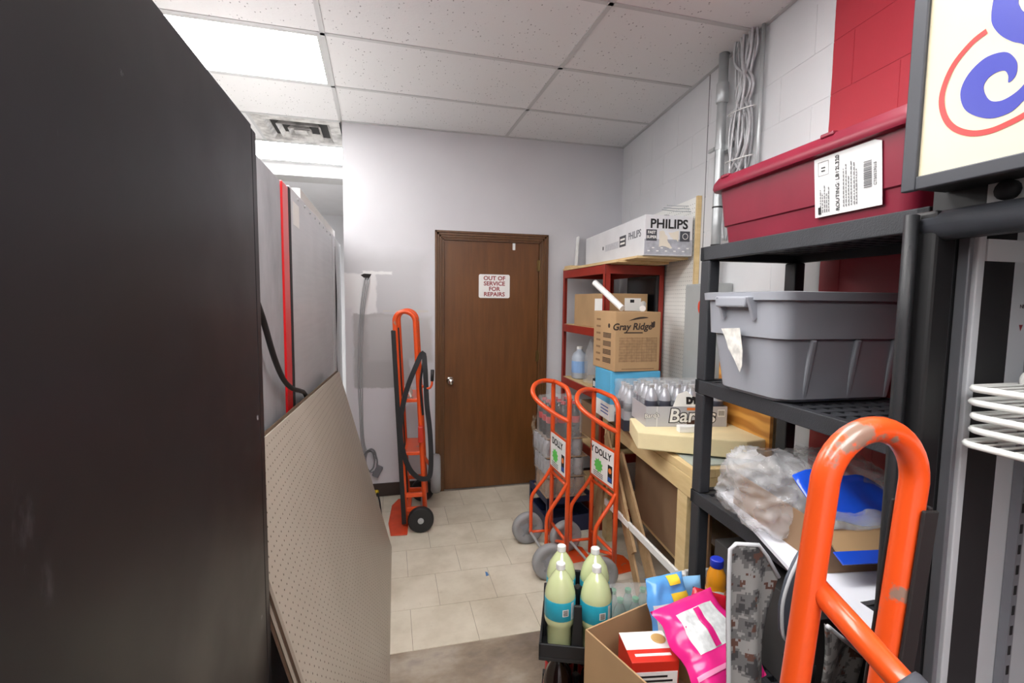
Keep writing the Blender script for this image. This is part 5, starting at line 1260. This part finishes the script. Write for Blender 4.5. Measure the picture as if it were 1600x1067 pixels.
# sign box above the cooler
sgx = 0.86
sb = thing('sign_box', 'cream light box sign with blue and red swirl above the display cooler', 'sign', (0.9, 0.3, 1.745))
SZ0, SZ1, SY_1, SY_0 = 1.745, 2.27, 0.676, -0.16
MB(sb).box(sgx + 0.008, sgx + 0.088, SY_0 + 0.005, SY_1 - 0.005, SZ0 + 0.005, SZ1).build('case', m_ckb, sb, bevel=0.003)
m_sf = mat('dark_grey_sign_frame', (58, 60, 66), 0.4, 0.2, var=0.04)
for (y0, y1, z0, z1) in ((SY_1 - 0.024, SY_1, SZ0, SZ1), (SY_0, SY_0 + 0.024, SZ0, SZ1), (SY_0 + 0.024, SY_1 - 0.024, SZ0, SZ0 + 0.022), (SY_0 + 0.024, SY_1 - 0.024, SZ1 - 0.022, SZ1)):
    MB(sb).box(sgx - 0.006, sgx + 0.006, y0, y1, z0, z1).build('frame_strip', m_sf, sb, bevel=0.002)
MB(sb).box(sgx, sgx + 0.007, SY_0 + 0.024, SY_1 - 0.024, SZ0 + 0.022, SZ1 - 0.022).build('face_panel', mat('cream_acrylic', (216, 207, 176), 0.3, var=0.01), sb)
CURL = [(0.495, 1.853), (0.515, 1.84), (0.529, 1.829), (0.55, 1.827), (0.569, 1.835), (0.587, 1.85), (0.596, 1.869), (0.597, 1.888), (0.588, 1.906), (0.572, 1.918), (0.557, 1.92), (0.541, 1.915), (0.53, 1.9), (0.527, 1.887), (0.529, 1.876), (0.536, 1.871), (0.537, 1.881), (0.542, 1.89), (0.552, 1.892), (0.562, 1.888), (0.567, 1.878), (0.563, 1.864), (0.555, 1.853), (0.542, 1.849), (0.528, 1.853), (0.517, 1.862), (0.5, 1.885)]
SUP = [(0.56, 2.017), (0.564, 1.999), (0.565, 1.978), (0.562, 1.962), (0.551, 1.943), (0.536, 1.927), (0.521, 1.915), (0.5, 1.885), (0.495, 1.853), (0.481, 1.873), (0.486, 1.914), (0.501, 1.941), (0.524, 1.96), (0.531, 1.972), (0.533, 1.981), (0.53, 2.0), (0.52, 2.02), (0.50, 2.03), (0.48, 2.02), (0.475, 2.05), (0.50, 2.065), (0.535, 2.05)]
REDL = [(0.569, 1.958), (0.588, 1.95), (0.61, 1.929), (0.622, 1.901), (0.624, 1.875), (0.615, 1.847), (0.599, 1.827), (0.577, 1.814), (0.554, 1.81), (0.533, 1.813), (0.513, 1.819), (0.493, 1.83), (0.479, 1.847)]
m_sblue = mat('sign_blue', (46, 54, 160), 0.3, var=0.02); m_sred = mat('sign_red', (196, 54, 52), 0.3, var=0.02)
def smoothpoly(pts): return [(p_.x, p_.y) for p_ in spline([(a, b, 0) for a, b in pts], 4, True)]
MB(sb).prism([(-y, z) for y, z in smoothpoly(CURL)], (sgx, 0, 0), (0, -1, 0), (0, 0, 1), 0.0008).build('blue_curl', m_sblue, sb)
MB(sb).prism([(-y, z) for y, z in smoothpoly(SUP)], (sgx, 0, 0), (0, -1, 0), (0, 0, 1), 0.0006).build('blue_letter', m_sblue, sb)
cc = spline([(a, b, 0) for a, b in REDL], 5); left = []; right = []
for i, p_ in enumerate(cc):
    tn = (cc[min(i + 1, len(cc) - 1)] - cc[max(i - 1, 0)]).normalized(); nn_ = Vector((-tn.y, tn.x, 0)) * 0.0042
    left.append(p_ + nn_); right.append(p_ - nn_)
rbm = MB(sb)
vs = []
for a, b in zip(left, right): vs += [(sgx - 0.0008, a.x, a.y), (sgx - 0.0008, b.x, b.y)]
rbm.add(vs, [(2 * i, 2 * i + 1, 2 * i + 3, 2 * i + 2) for i in range(len(left) - 1)])
rbm.build('red_outline', m_sred, sb)

# ================================================================== CRATES AND BOTTLES in the foreground
m_bcr = mat('black_bottle_crate', (30, 31, 34), 0.45, var=0.05)
def shell_crate(name, label, loc, rz, group, tall):
    T = thing(name, label, 'crate', loc, rz, group)
    hx, hy = 0.13, 0.125
    MB().box(-hx, hx, -hy, hy, 0, 0.014).build('base', m_bcr, T, bevel=0.003)
    for (x0, x1, y0, y1) in ((-hx, hx, -hy, -hy + 0.008), (-hx, hx, hy - 0.008, hy), (-hx, -hx + 0.008, -hy, hy), (hx - 0.008, hx, -hy, hy)):
        MB().box(x0, x1, y0, y1, 0.014, 0.06).build('side', m_bcr, T, bevel=0.002)
    MB().lathe([(0.022, 0.014), (0.018, tall), (0.014, tall + 0.004)], (0, 0, 0), 4).build('centre_post', m_bcr, T)
    for (x, y) in ((0, -hy + 0.014), (0, hy - 0.014), (-hx + 0.014, 0), (hx - 0.014, 0)):
        MB().prism([(-0.02, 0.014), (0.02, 0.014), (0.013, tall), (-0.013, tall)], (x - (0.006 if x else 0), y - (0.006 if y else 0), 0), (1, 0, 0) if y else (0, 1, 0), (0, 0, 1), -0.012 if y else 0.012).build('divider_post', m_bcr, T, bevel=0.003)
    return T
CXc, CYc = 0.652, 1.584
cg = 'black bottle crates stacked in front'
shell_crate('bottle_crate', 'lower black bottle crate on the floor holding dark cola bottles', (CXc, CYc, 0), -0.37, cg, 0.19)
shell_crate('bottle_crate', 'upper black bottle crate holding pale lemonade bottles', (CXc, CYc, 0.326), -0.37, cg, 0.20)
def two_litre(name, label, liquid, cap, lab, group, h=0.305, r=0.054):
    T = thing(name, label, 'bottle', (0, 0, 0), 0, group)
    prof = [(r * 0.55, 0.001), (r * 0.72, 0.004), (r * 0.80, 0.02), (r * 0.80, 0.085), (r * 0.97, 0.10), (r, 0.115), (r, 0.190), (r * 0.985, 0.20), (r * 0.95, 0.21), (r * 0.80, 0.240), (r * 0.55, 0.262), (r * 0.34, 0.278), (r * 0.27, 0.283), (r * 0.27, 0.290)]
    lathe_part(prof, 'body', liquid, T, 26)
    if lab:
        L = lathe_part([(r * 1.003, 0.122), (r * 1.012, 0.123), (r * 1.012, 0.188), (r * 1.003, 0.189)], 'label', lab, T, 26)
    lathe_part([(r * 0.285, 0.284), (r * 0.30, 0.285), (r * 0.30, 0.303), (r * 0.27, h)], 'cap', cap, T, 16)
    return T
m_lemon = mat('cloudy_lemonade', (200, 210, 160), 0.12, var=0.03, coat=0.6)
m_teal = mat('teal_label', (40, 160, 184), 0.35, var=0.06, scale=30)
lb4 = two_litre('lemonade_bottle', 'front left lemonade bottle in the black crate', m_lemon, m_white, m_teal, 'lemonade bottles in the black crate')
# barcode patches on the label, facing the camera
for (a0, a1, m_, nm, z0, z1) in ((-1.75, -1.35, m_paper, 'barcode_patch', 0.142, 0.166), (-1.15, -0.9, mat('pale_grey_print', (200, 206, 206), 0.4, var=0.08, scale=60), 'fact_panel', 0.125, 0.185)):
    MB().sheet(lambda u, v: (0.0552 * math.cos(a0 + (a1 - a0) * u), 0.0552 * math.sin(a0 + (a1 - a0) * u), z0 + (z1 - z0) * v), 5, 1, 0.0004).build(nm, m_, lb4)
for q in range(5):
    MB().sheet(lambda u, v: (0.0556 * math.cos(-1.70 + 0.30 * u), 0.0556 * math.sin(-1.70 + 0.30 * u), 0.145 + 0.004 * q + 0.0022 * v), 4, 1, 0.0003).build('barcode_bar', m_ink, lb4)
cl, sl2 = math.cos(-0.37), math.sin(-0.37)
def cp(x, y, z): return (CXc + x * cl - y * sl2, CYc + x * sl2 + y * cl, z)
for i, (x, y, lb_) in enumerate(((-0.062, -0.062, 'front left lemonade bottle in the black crate'), (0.062, -0.062, 'front right lemonade bottle in the black crate'), (-0.062, 0.062, 'rear left lemonade bottle in the black crate'), (0.062, 0.062, 'rear right lemonade bottle in the black crate'))):
    o = lb4 if i == 0 else copy_tree(lb4); o.location = cp(x, y, 0.341); o['label'] = lb_
kb4 = two_litre('cola_two_litre', 'dark cola bottle in the lower black crate', m_cola, m_redl, m_redl, 'dark cola bottles in the lower crate')
for i, (x, y) in enumerate(((-0.062, -0.062), (0.062, -0.062), (-0.062, 0.062), (0.062, 0.062))):
    o = kb4 if i == 0 else copy_tree(kb4); o.location = cp(x, y, 0.0145); o['label'] = ('front left', 'front right', 'rear left', 'rear right')[i] + ' dark cola bottle in the lower black crate'

# ------------------------------------------------------------------ snack box
sx0 = thing('snack_carton', 'open brown carton full of snack bags in the foreground', 'box', (0.575, 1.33, 0), 0.30)
# local: x along AB (back left edge), y towards AC is negative
bw_, bd_, bh = 0.295, 0.34, 0.55
m_cardi = m_card
for (x0, x1, y0, y1) in ((0, bw_, -0.005, 0), (0, bw_, -bd_, -bd_ + 0.005), (0, 0.005, -bd_ + 0.005, -0.005), (bw_ - 0.005, bw_, -bd_ + 0.005, -0.005)):
    MB().box(x0, x1, y0, y1, 0, bh if x1 < bw_ or y1 > -0.3 else bh - 0.04).build('wall', m_card, sx0)
MB().box(0.005, bw_ - 0.005, -bd_ + 0.005, -0.005, 0, 0.006).build('bottom', m_card2, sx0)
MB().box(0.006, bw_ - 0.006, -bd_ + 0.006, -0.006, 0.355, 0.36).build('inner_pad', m_card2, sx0)
MB().box(-0.0006, 0.0, -0.13, -0.09, 0.43, 0.436).build('hand_slot', m_bp, sx0)
def sxl(x, y, z): 
    c_, s_ = math.cos(0.30), math.sin(0.30); return (0.575 + x * c_ - y * s_, 1.33 + x * s_ + y * c_, z)
# red cracker box
cb_ = thing('cracker_box', 'red and white cracker box standing in the snack carton', 'box', sxl(0.106, -0.155, 0.3605), -0.16)
m_crk = mat('bright_red_carton', (206, 46, 30), 0.4, var=0.03)
MB().box(-0.068, 0.068, -0.062, 0.062, 0, 0.195).build('body', m_crk, cb_, bevel=0.002)
MB().box(-0.0675, 0.0675, -0.012, 0.0615, 0.195, 0.1958).build('white_top', m_paper, cb_)
MB().lathe([(0.020, 0), (0.022, 0.001), (0.017, 0.003)], (0.042, 0.028, 0.1958), 18).build('cracker_picture', mat('cracker_tan', (206, 170, 104), 0.6, var=0.1), cb_)
MB().box(-0.05, 0.055, -0.040, -0.030, 0.195, 0.1957).build('white_words', m_paper, cb_)
MB().box(-0.064, 0.064, -0.0626, -0.062, 0.0, 0.165).build('white_panel', m_paper, cb_)
for q in range(2): MB().box(-0.055, 0.035 + 0.015 * q, -0.0631, -0.0626, 0.148 - 0.013 * q, 0.154 - 0.013 * q).build('print_line', m_ink, cb_)
for q in range(4): MB().box(-0.0686, -0.068, -0.045 + 0.024 * q, -0.034 + 0.024 * q, 0.09, 0.155 - 0.012 * q).build('side_stripe', m_paper, cb_)
# snack bags: pillow bags
def pillow(name, label, c, w_, h_, th, rot, m, deco):
    T = thing(name, label, 'snack bag', c); T.rotation_euler = rot
    def fn(sgn):
        def g_(u, v):
            x, y = (u - 0.5) * w_, (v - 0.5) * h_
            e = (1 - (2 * u - 1) ** 4) * (1 - (2 * v - 1) ** 4)
            z = sgn * th * max(e, 0) ** 0.6 * (1 + 0.25 * noise.noise(Vector((x * 22, y * 22, sgn * 3)))) + 0.006 * noise.noise(Vector((x * 30, y * 30, 7)))
            k = 1 + 0.05 * math.sin(y * 60)
            return (x * k, y, z)
        return g_
    MB().sheet(fn(1), 22, 26).sheet(fn(-1), 22, 26).build('pouch', m, T, smooth=True)
    f1 = fn(1)
    for q_, (u0, u1, v0, v1, mm, nm) in enumerate(deco):
        MB().sheet(lambda u, v: Vector(f1(u0 + (u1 - u0) * u, v0 + (v1 - v0) * v)) + Vector((0, 0, 0.0012 + 0.0014 * q_)), 10, 10).build(nm, mm, T, smooth=True)
    return T
m_pink = mat('glossy_pink_foil', (226, 40, 132), 0.25, var=0.06, scale=6)
m_lblue = mat('glossy_blue_foil', (96, 164, 230), 0.25, var=0.06, scale=8)
m_fact = mat('white_fact_print', (222, 226, 226), 0.4, var=0.10, scale=70)
m_yell = mat('yellow_print', (236, 204, 60), 0.4, var=0.15, scale=14)
pb = pillow('pink_snack_bag', 'bright pink foil snack bag at the front of the snack carton', (0.875, 1.150, 0.588), 0.225, 0.25, 0.034, (R(34), R(-5), R(10)), m_pink, ((0.20, 0.82, 0.40, 0.84, m_fact, 'fact_panel'), (0.05, 0.95, 0.20, 0.245, mat('pale_pink_print', (240, 150, 190), 0.3), 'pale_band'), (0.47, 0.56, 0.41, 0.83, m_pink, 'pink_stripe')))
pillow('red_snack_bag', 'red foil bag edge behind the pink snack bag', (0.955, 1.265, 0.575), 0.12, 0.15, 0.022, (R(66), R(16), R(-14)), mat('red_foil', (190, 26, 44), 0.3, var=0.08), ())
pillow('blue_snack_bag', 'blue and white foil snack bag at the back of the snack carton', (0.853, 1.315, 0.585), 0.145, 0.20, 0.026, (R(70), 0, R(6)), m_lblue, ((0.06, 0.94, 0.06, 0.62, m_fact, 'white_panel'), (0.50, 0.93, 0.34, 0.74, m_yell, 'yellow_print'), (0.50, 0.80, 0.86, 0.99, m_yell, 'yellow_corner')))
pillow('sky_blue_bag', 'light blue foil bag between the blue bag and the juice bottle', (0.945, 1.36, 0.545), 0.12, 0.20, 0.02, (R(78), 0, R(-4)), mat('light_blue_foil', (134, 186, 228), 0.3, var=0.08), ())
# juice bottle on a small stand carton behind
js = rbox('tall_carton', 'tall brown carton standing behind the snack carton under the juice bottle', 'box', (1.075, 1.42, 0), (0.13, 0.13, 0.44), 0.1, m_card2)
jb = thing('juice_bottle', 'orange juice bottle with blue cap behind the snack bags', 'bottle', (1.098, 1.415, 0.4405))
r = 0.034
lathe_part([(r * 0.8, 0.001), (r, 0.008), (r, 0.05), (r * 0.95, 0.056), (r, 0.062), (r, 0.125), (r * 0.94, 0.135), (r * 0.97, 0.142), (r * 0.97, 0.15), (r * 0.9, 0.175), (r * 0.62, 0.196), (r * 0.58, 0.202)], 'body', mat('orange_juice', (214, 140, 30), 0.12, var=0.05, coat=0.5), jb, 22)
lathe_part([(r * 0.62, 0.200), (r * 0.66, 0.202), (r * 0.66, 0.226), (r * 0.58, 0.229)], 'cap', mat('blue_cap', (36, 56, 184), 0.4, var=0), jb, 18)
jl = lathe_part([(r * 1.005, 0.06), (r * 1.015, 0.061), (r * 1.015, 0.124), (r * 1.005, 0.125)], 'label', mat('fruit_label', (226, 150, 96), 0.4, var=0.22, scale=30), jb, 22)
MB().sheet(lambda u, v: (0.0350 * math.cos(-2.55 + 1.2 * u), 0.0350 * math.sin(-2.55 + 1.2 * u), 0.092 + 0.030 * v + 0.006 * math.sin(PI * u)), 8, 2, 0.0003).build('brand_patch', m_paper, jb)
for i, ch_ in enumerate('Dole'):
    a = -2.30 + 0.26 * i
    text('lettering', ch_, 0.019, mat('label_red', (200, 30, 40), 0.5, var=0), jb, (0.0358 * math.cos(a), 0.0358 * math.sin(a), 0.110), (-math.sin(a), math.cos(a), 0), (0, 0, 1), bold=0.0006)
# green capped pack on the floor behind the snack carton
gp = soda_bottle('green_cap_bottle', 'clear bottle with green cap in the pack behind the snack carton', 'bottle', m_greenpet, m_greencap, mat('grey_green_label', (120, 150, 146), 0.4, var=0.08), 0.064, 0.235, 'green capped bottles behind the snack carton')
gpo = (1.055, 1.935)
grid_of(gp, [(gpo[0] - 0.07 + 0.070 * i, gpo[1] - 0.035 + 0.070 * j - 0.010 * i, 0.006) for j in range(2) for i in range(3)], lambda i: ('front', 'rear')[i // 3] + ' row ' + ('left', 'middle', 'right')[i % 3] + ' green capped bottle behind the snack carton')
gtr = thing('low_tray', 'low brown card tray under the green capped bottles', 'tray', (gpo[0], gpo[1], 0), -0.14)
for (x0, x1, y0, y1) in ((-0.125, 0.125, -0.085, 0.085),): MB().box(x0, x1, y0, y1, 0, 0.004).build('base', m_card2, gtr)
for (x0, x1, y0, y1) in ((-0.125, 0.125, -0.085, -0.082), (-0.125, 0.125, 0.082, 0.085), (-0.125, -0.122, -0.082, 0.082), (0.122, 0.125, -0.082, 0.082)):
    MB().box(x0, x1, y0, y1, 0.004, 0.055).build('wall', m_card2, gtr)
wrap('shrink_wrap', 'clear film over the green capped bottles', (gpo[0], gpo[1] - 0.006, 0.057), (0.235, 0.15, 0.188), -0.14, amp=0.008)

# ------------------------------------------------------------------ camouflage folding chair
t = NT('grey_digital_camouflage')
sn = t.n('ShaderNodeVectorMath', operation='SNAP'); sn.inputs[1].default_value = (0.0062, 0.0062, 0.0062)
t.l(t.pos(), sn.inputs[0])
n1 = t.noise(17, 3, 0.6, sn.outputs[0]); n2 = t.noise(26, 3, 0.6, t.map((1, 1, 1), (0.4, 0.2, 0.7), sn.outputs[0]))
c = t.ramp(n1, [(0.0, lin((152, 152, 150))), (0.50, lin((108, 108, 108))), (0.58, lin((66, 66, 68)))], 'CONSTANT')
c = t.mix(t.ramp(n2, [(0.0, (0, 0, 0, 1)), (0.60, (1, 1, 1, 1))], 'CONSTANT'), c, lin((96, 66, 56)))
t.l(c, t.b.inputs['Base Color']); t.set(0.7); m_camo = t.m
m_pipe = mat('pale_grey_piping', (200, 202, 206), 0.6, var=0.02)
m_gfab = mat('slate_grey_fabric', (92, 96, 106), 0.75, var=0.05)
cm = thing('camouflage_chair', 'folded grey camouflage camping chair with pale piping', 'chair', (0.93, 0.97, 0))
CAMO1 = [(0.925, 0.02), (0.898, 0.883), (0.915, 0.897), (0.99, 0.885), (1.024, 0.846), (1.062, 0.783), (1.039, 0.678), (1.024, 0.585), (1.02, 0.02)]
CAMO2 = [(1.107, 0.864), (1.125, 0.853), (1.124, 0.743), (1.115, 0.619), (1.095, 0.599), (1.069, 0.626), (1.056, 0.714), (1.066, 0.788), (1.087, 0.839)]
CAMO3 = [(1.033, 0.769), (1.086, 0.726), (1.162, 0.667), (1.20, 0.638), (1.20, 0.30), (1.097, 0.25), (1.05, 0.5)]
def nearer(p_): return [(x * 0.909, 1.5526 - (1.5526 - z) * 0.909) for x, z in p_]
CAMO1, CAMO2, CAMO3 = nearer(CAMO1[1:8]), nearer(CAMO2), nearer(CAMO3)
CAMO1 = [(0.84, 0.02)] + CAMO1 + [(0.93, 0.02)]
def fold(x, z): return 1.0 + 0.012 * math.sin((x - 0.82) * 68) * min(1, max(0, (0.95 - z) * 5)) + 0.008 * math.sin(z * 9)
def panel(poly, yfn, th, nm, m, nu=14, nv=26):
    """fill the outline column by column so that the cloth can be folded"""
    zs = [z for x, z in poly]; z0, z1 = min(zs), max(zs)
    def span(z):
        xs = []
        n_ = len(poly)
        for i in range(n_):
            (xa, za), (xb, zb) = poly[i], poly[(i + 1) % n_]
            if (za - z) * (zb - z) <= 0 and za != zb: xs.append(xa + (xb - xa) * (z - za) / (zb - za))
        return (min(xs), max(xs)) if xs else (poly[0][0], poly[0][0])
    def fn(u, v):
        z = z0 + (z1 - z0) * (0.001 + 0.998 * v); a, b = span(z); x = a + (b - a) * u
        return (x, yfn(x, z), z)
    return MB(cm).sheet(fn, nu, nv, th).build(nm, m, cm, smooth=True)
bk = panel(CAMO1, fold, 0.006, 'backrest', m_camo, 18, 44)
pth = [(x, fold(x, z) - 0.001, z) for x, z in CAMO1[0:1]] + [(x, fold(x, z) - 0.001, z) for x, z in [(CAMO1[0][0] + (CAMO1[1][0] - CAMO1[0][0]) * q / 12, 0.02 + (CAMO1[1][1] - 0.02) * q / 12) for q in range(1, 13)]] + [(x, fold(x, z) - 0.001, z) for x, z in CAMO1[2:6]]
MB(cm).tube(pth, 0.0052, 8).build('piping', m_pipe, bk, smooth=True)
ar = panel(CAMO2, lambda x, z: 0.985 + 0.012 * math.sin((z - 0.6) * 12) + 0.25 * (x - 0.99), 0.008, 'arm_pocket', m_gfab)
pt2 = spline([(x, 0.980 + 0.012 * math.sin((z - 0.6) * 12) + 0.25 * (x - 0.99), z) for x, z in CAMO2[0:1] + CAMO2[2:9]], 4, True)
MB(cm).tube(pt2, 0.0045, 8, True).build('piping', m_pipe, ar, smooth=True)
se = panel(CAMO3, lambda x, z: 0.865 + 0.02 * math.sin((x - 1.0) * 30) + 0.012 * math.sin(z * 14), 0.006, 'seat_cloth', m_camo)
MB(cm).tube(spline([(x, 0.861 + 0.02 * math.sin((x - 1.0) * 30) + 0.012 * math.sin(z * 14), z) for x, z in CAMO3[0:4]], 4), 0.005, 8).build('piping', m_pipe, se, smooth=True)
for (a, b) in (((0.97, 0.94, 0.012), (0.975, 0.965, 0.74)), ((1.03, 0.90, 0.012), (0.98, 0.98, 0.66)), ((0.94, 1.03, 0.012), (0.93, 1.025, 0.84)), ((1.05, 0.89, 0.012), (1.06, 0.88, 0.64))):
    MB(cm).tube([a, b], 0.010, 10).build('frame_tube', m_black, cm, smooth=True)
    MB(cm).lathe([(0.014, 0.0), (0.014, 0.02)], (a[0], a[1], 0.0), 10).build('foot_cap', m_rubber, cm)
MB(cm).sheet(lambda u, v: (0.94 + 0.10 * u, 0.94 + 0.015 * math.sin(6 * u + 3 * v), 0.12 + 0.52 * v), 8, 10, 0.006).build('black_side_cloth', mat('black_cloth', (26, 26, 28), 0.8), cm, smooth=True)
# small blue scrap on the floor
o = MB().prism([(-0.008, -0.022), (0.010, -0.016), (0.008, 0.016), (-0.004, 0.026)], (0.525, 2.63, 0.0005), (1, 0, 0), (0, 1, 0), 0.001).build('blue_scrap', mat('blue_scrap_paper', (80, 122, 172), 0.6, var=0.1)); tag(o, 'tiny blue scrap of paper on the tiled floor', 'scrap')
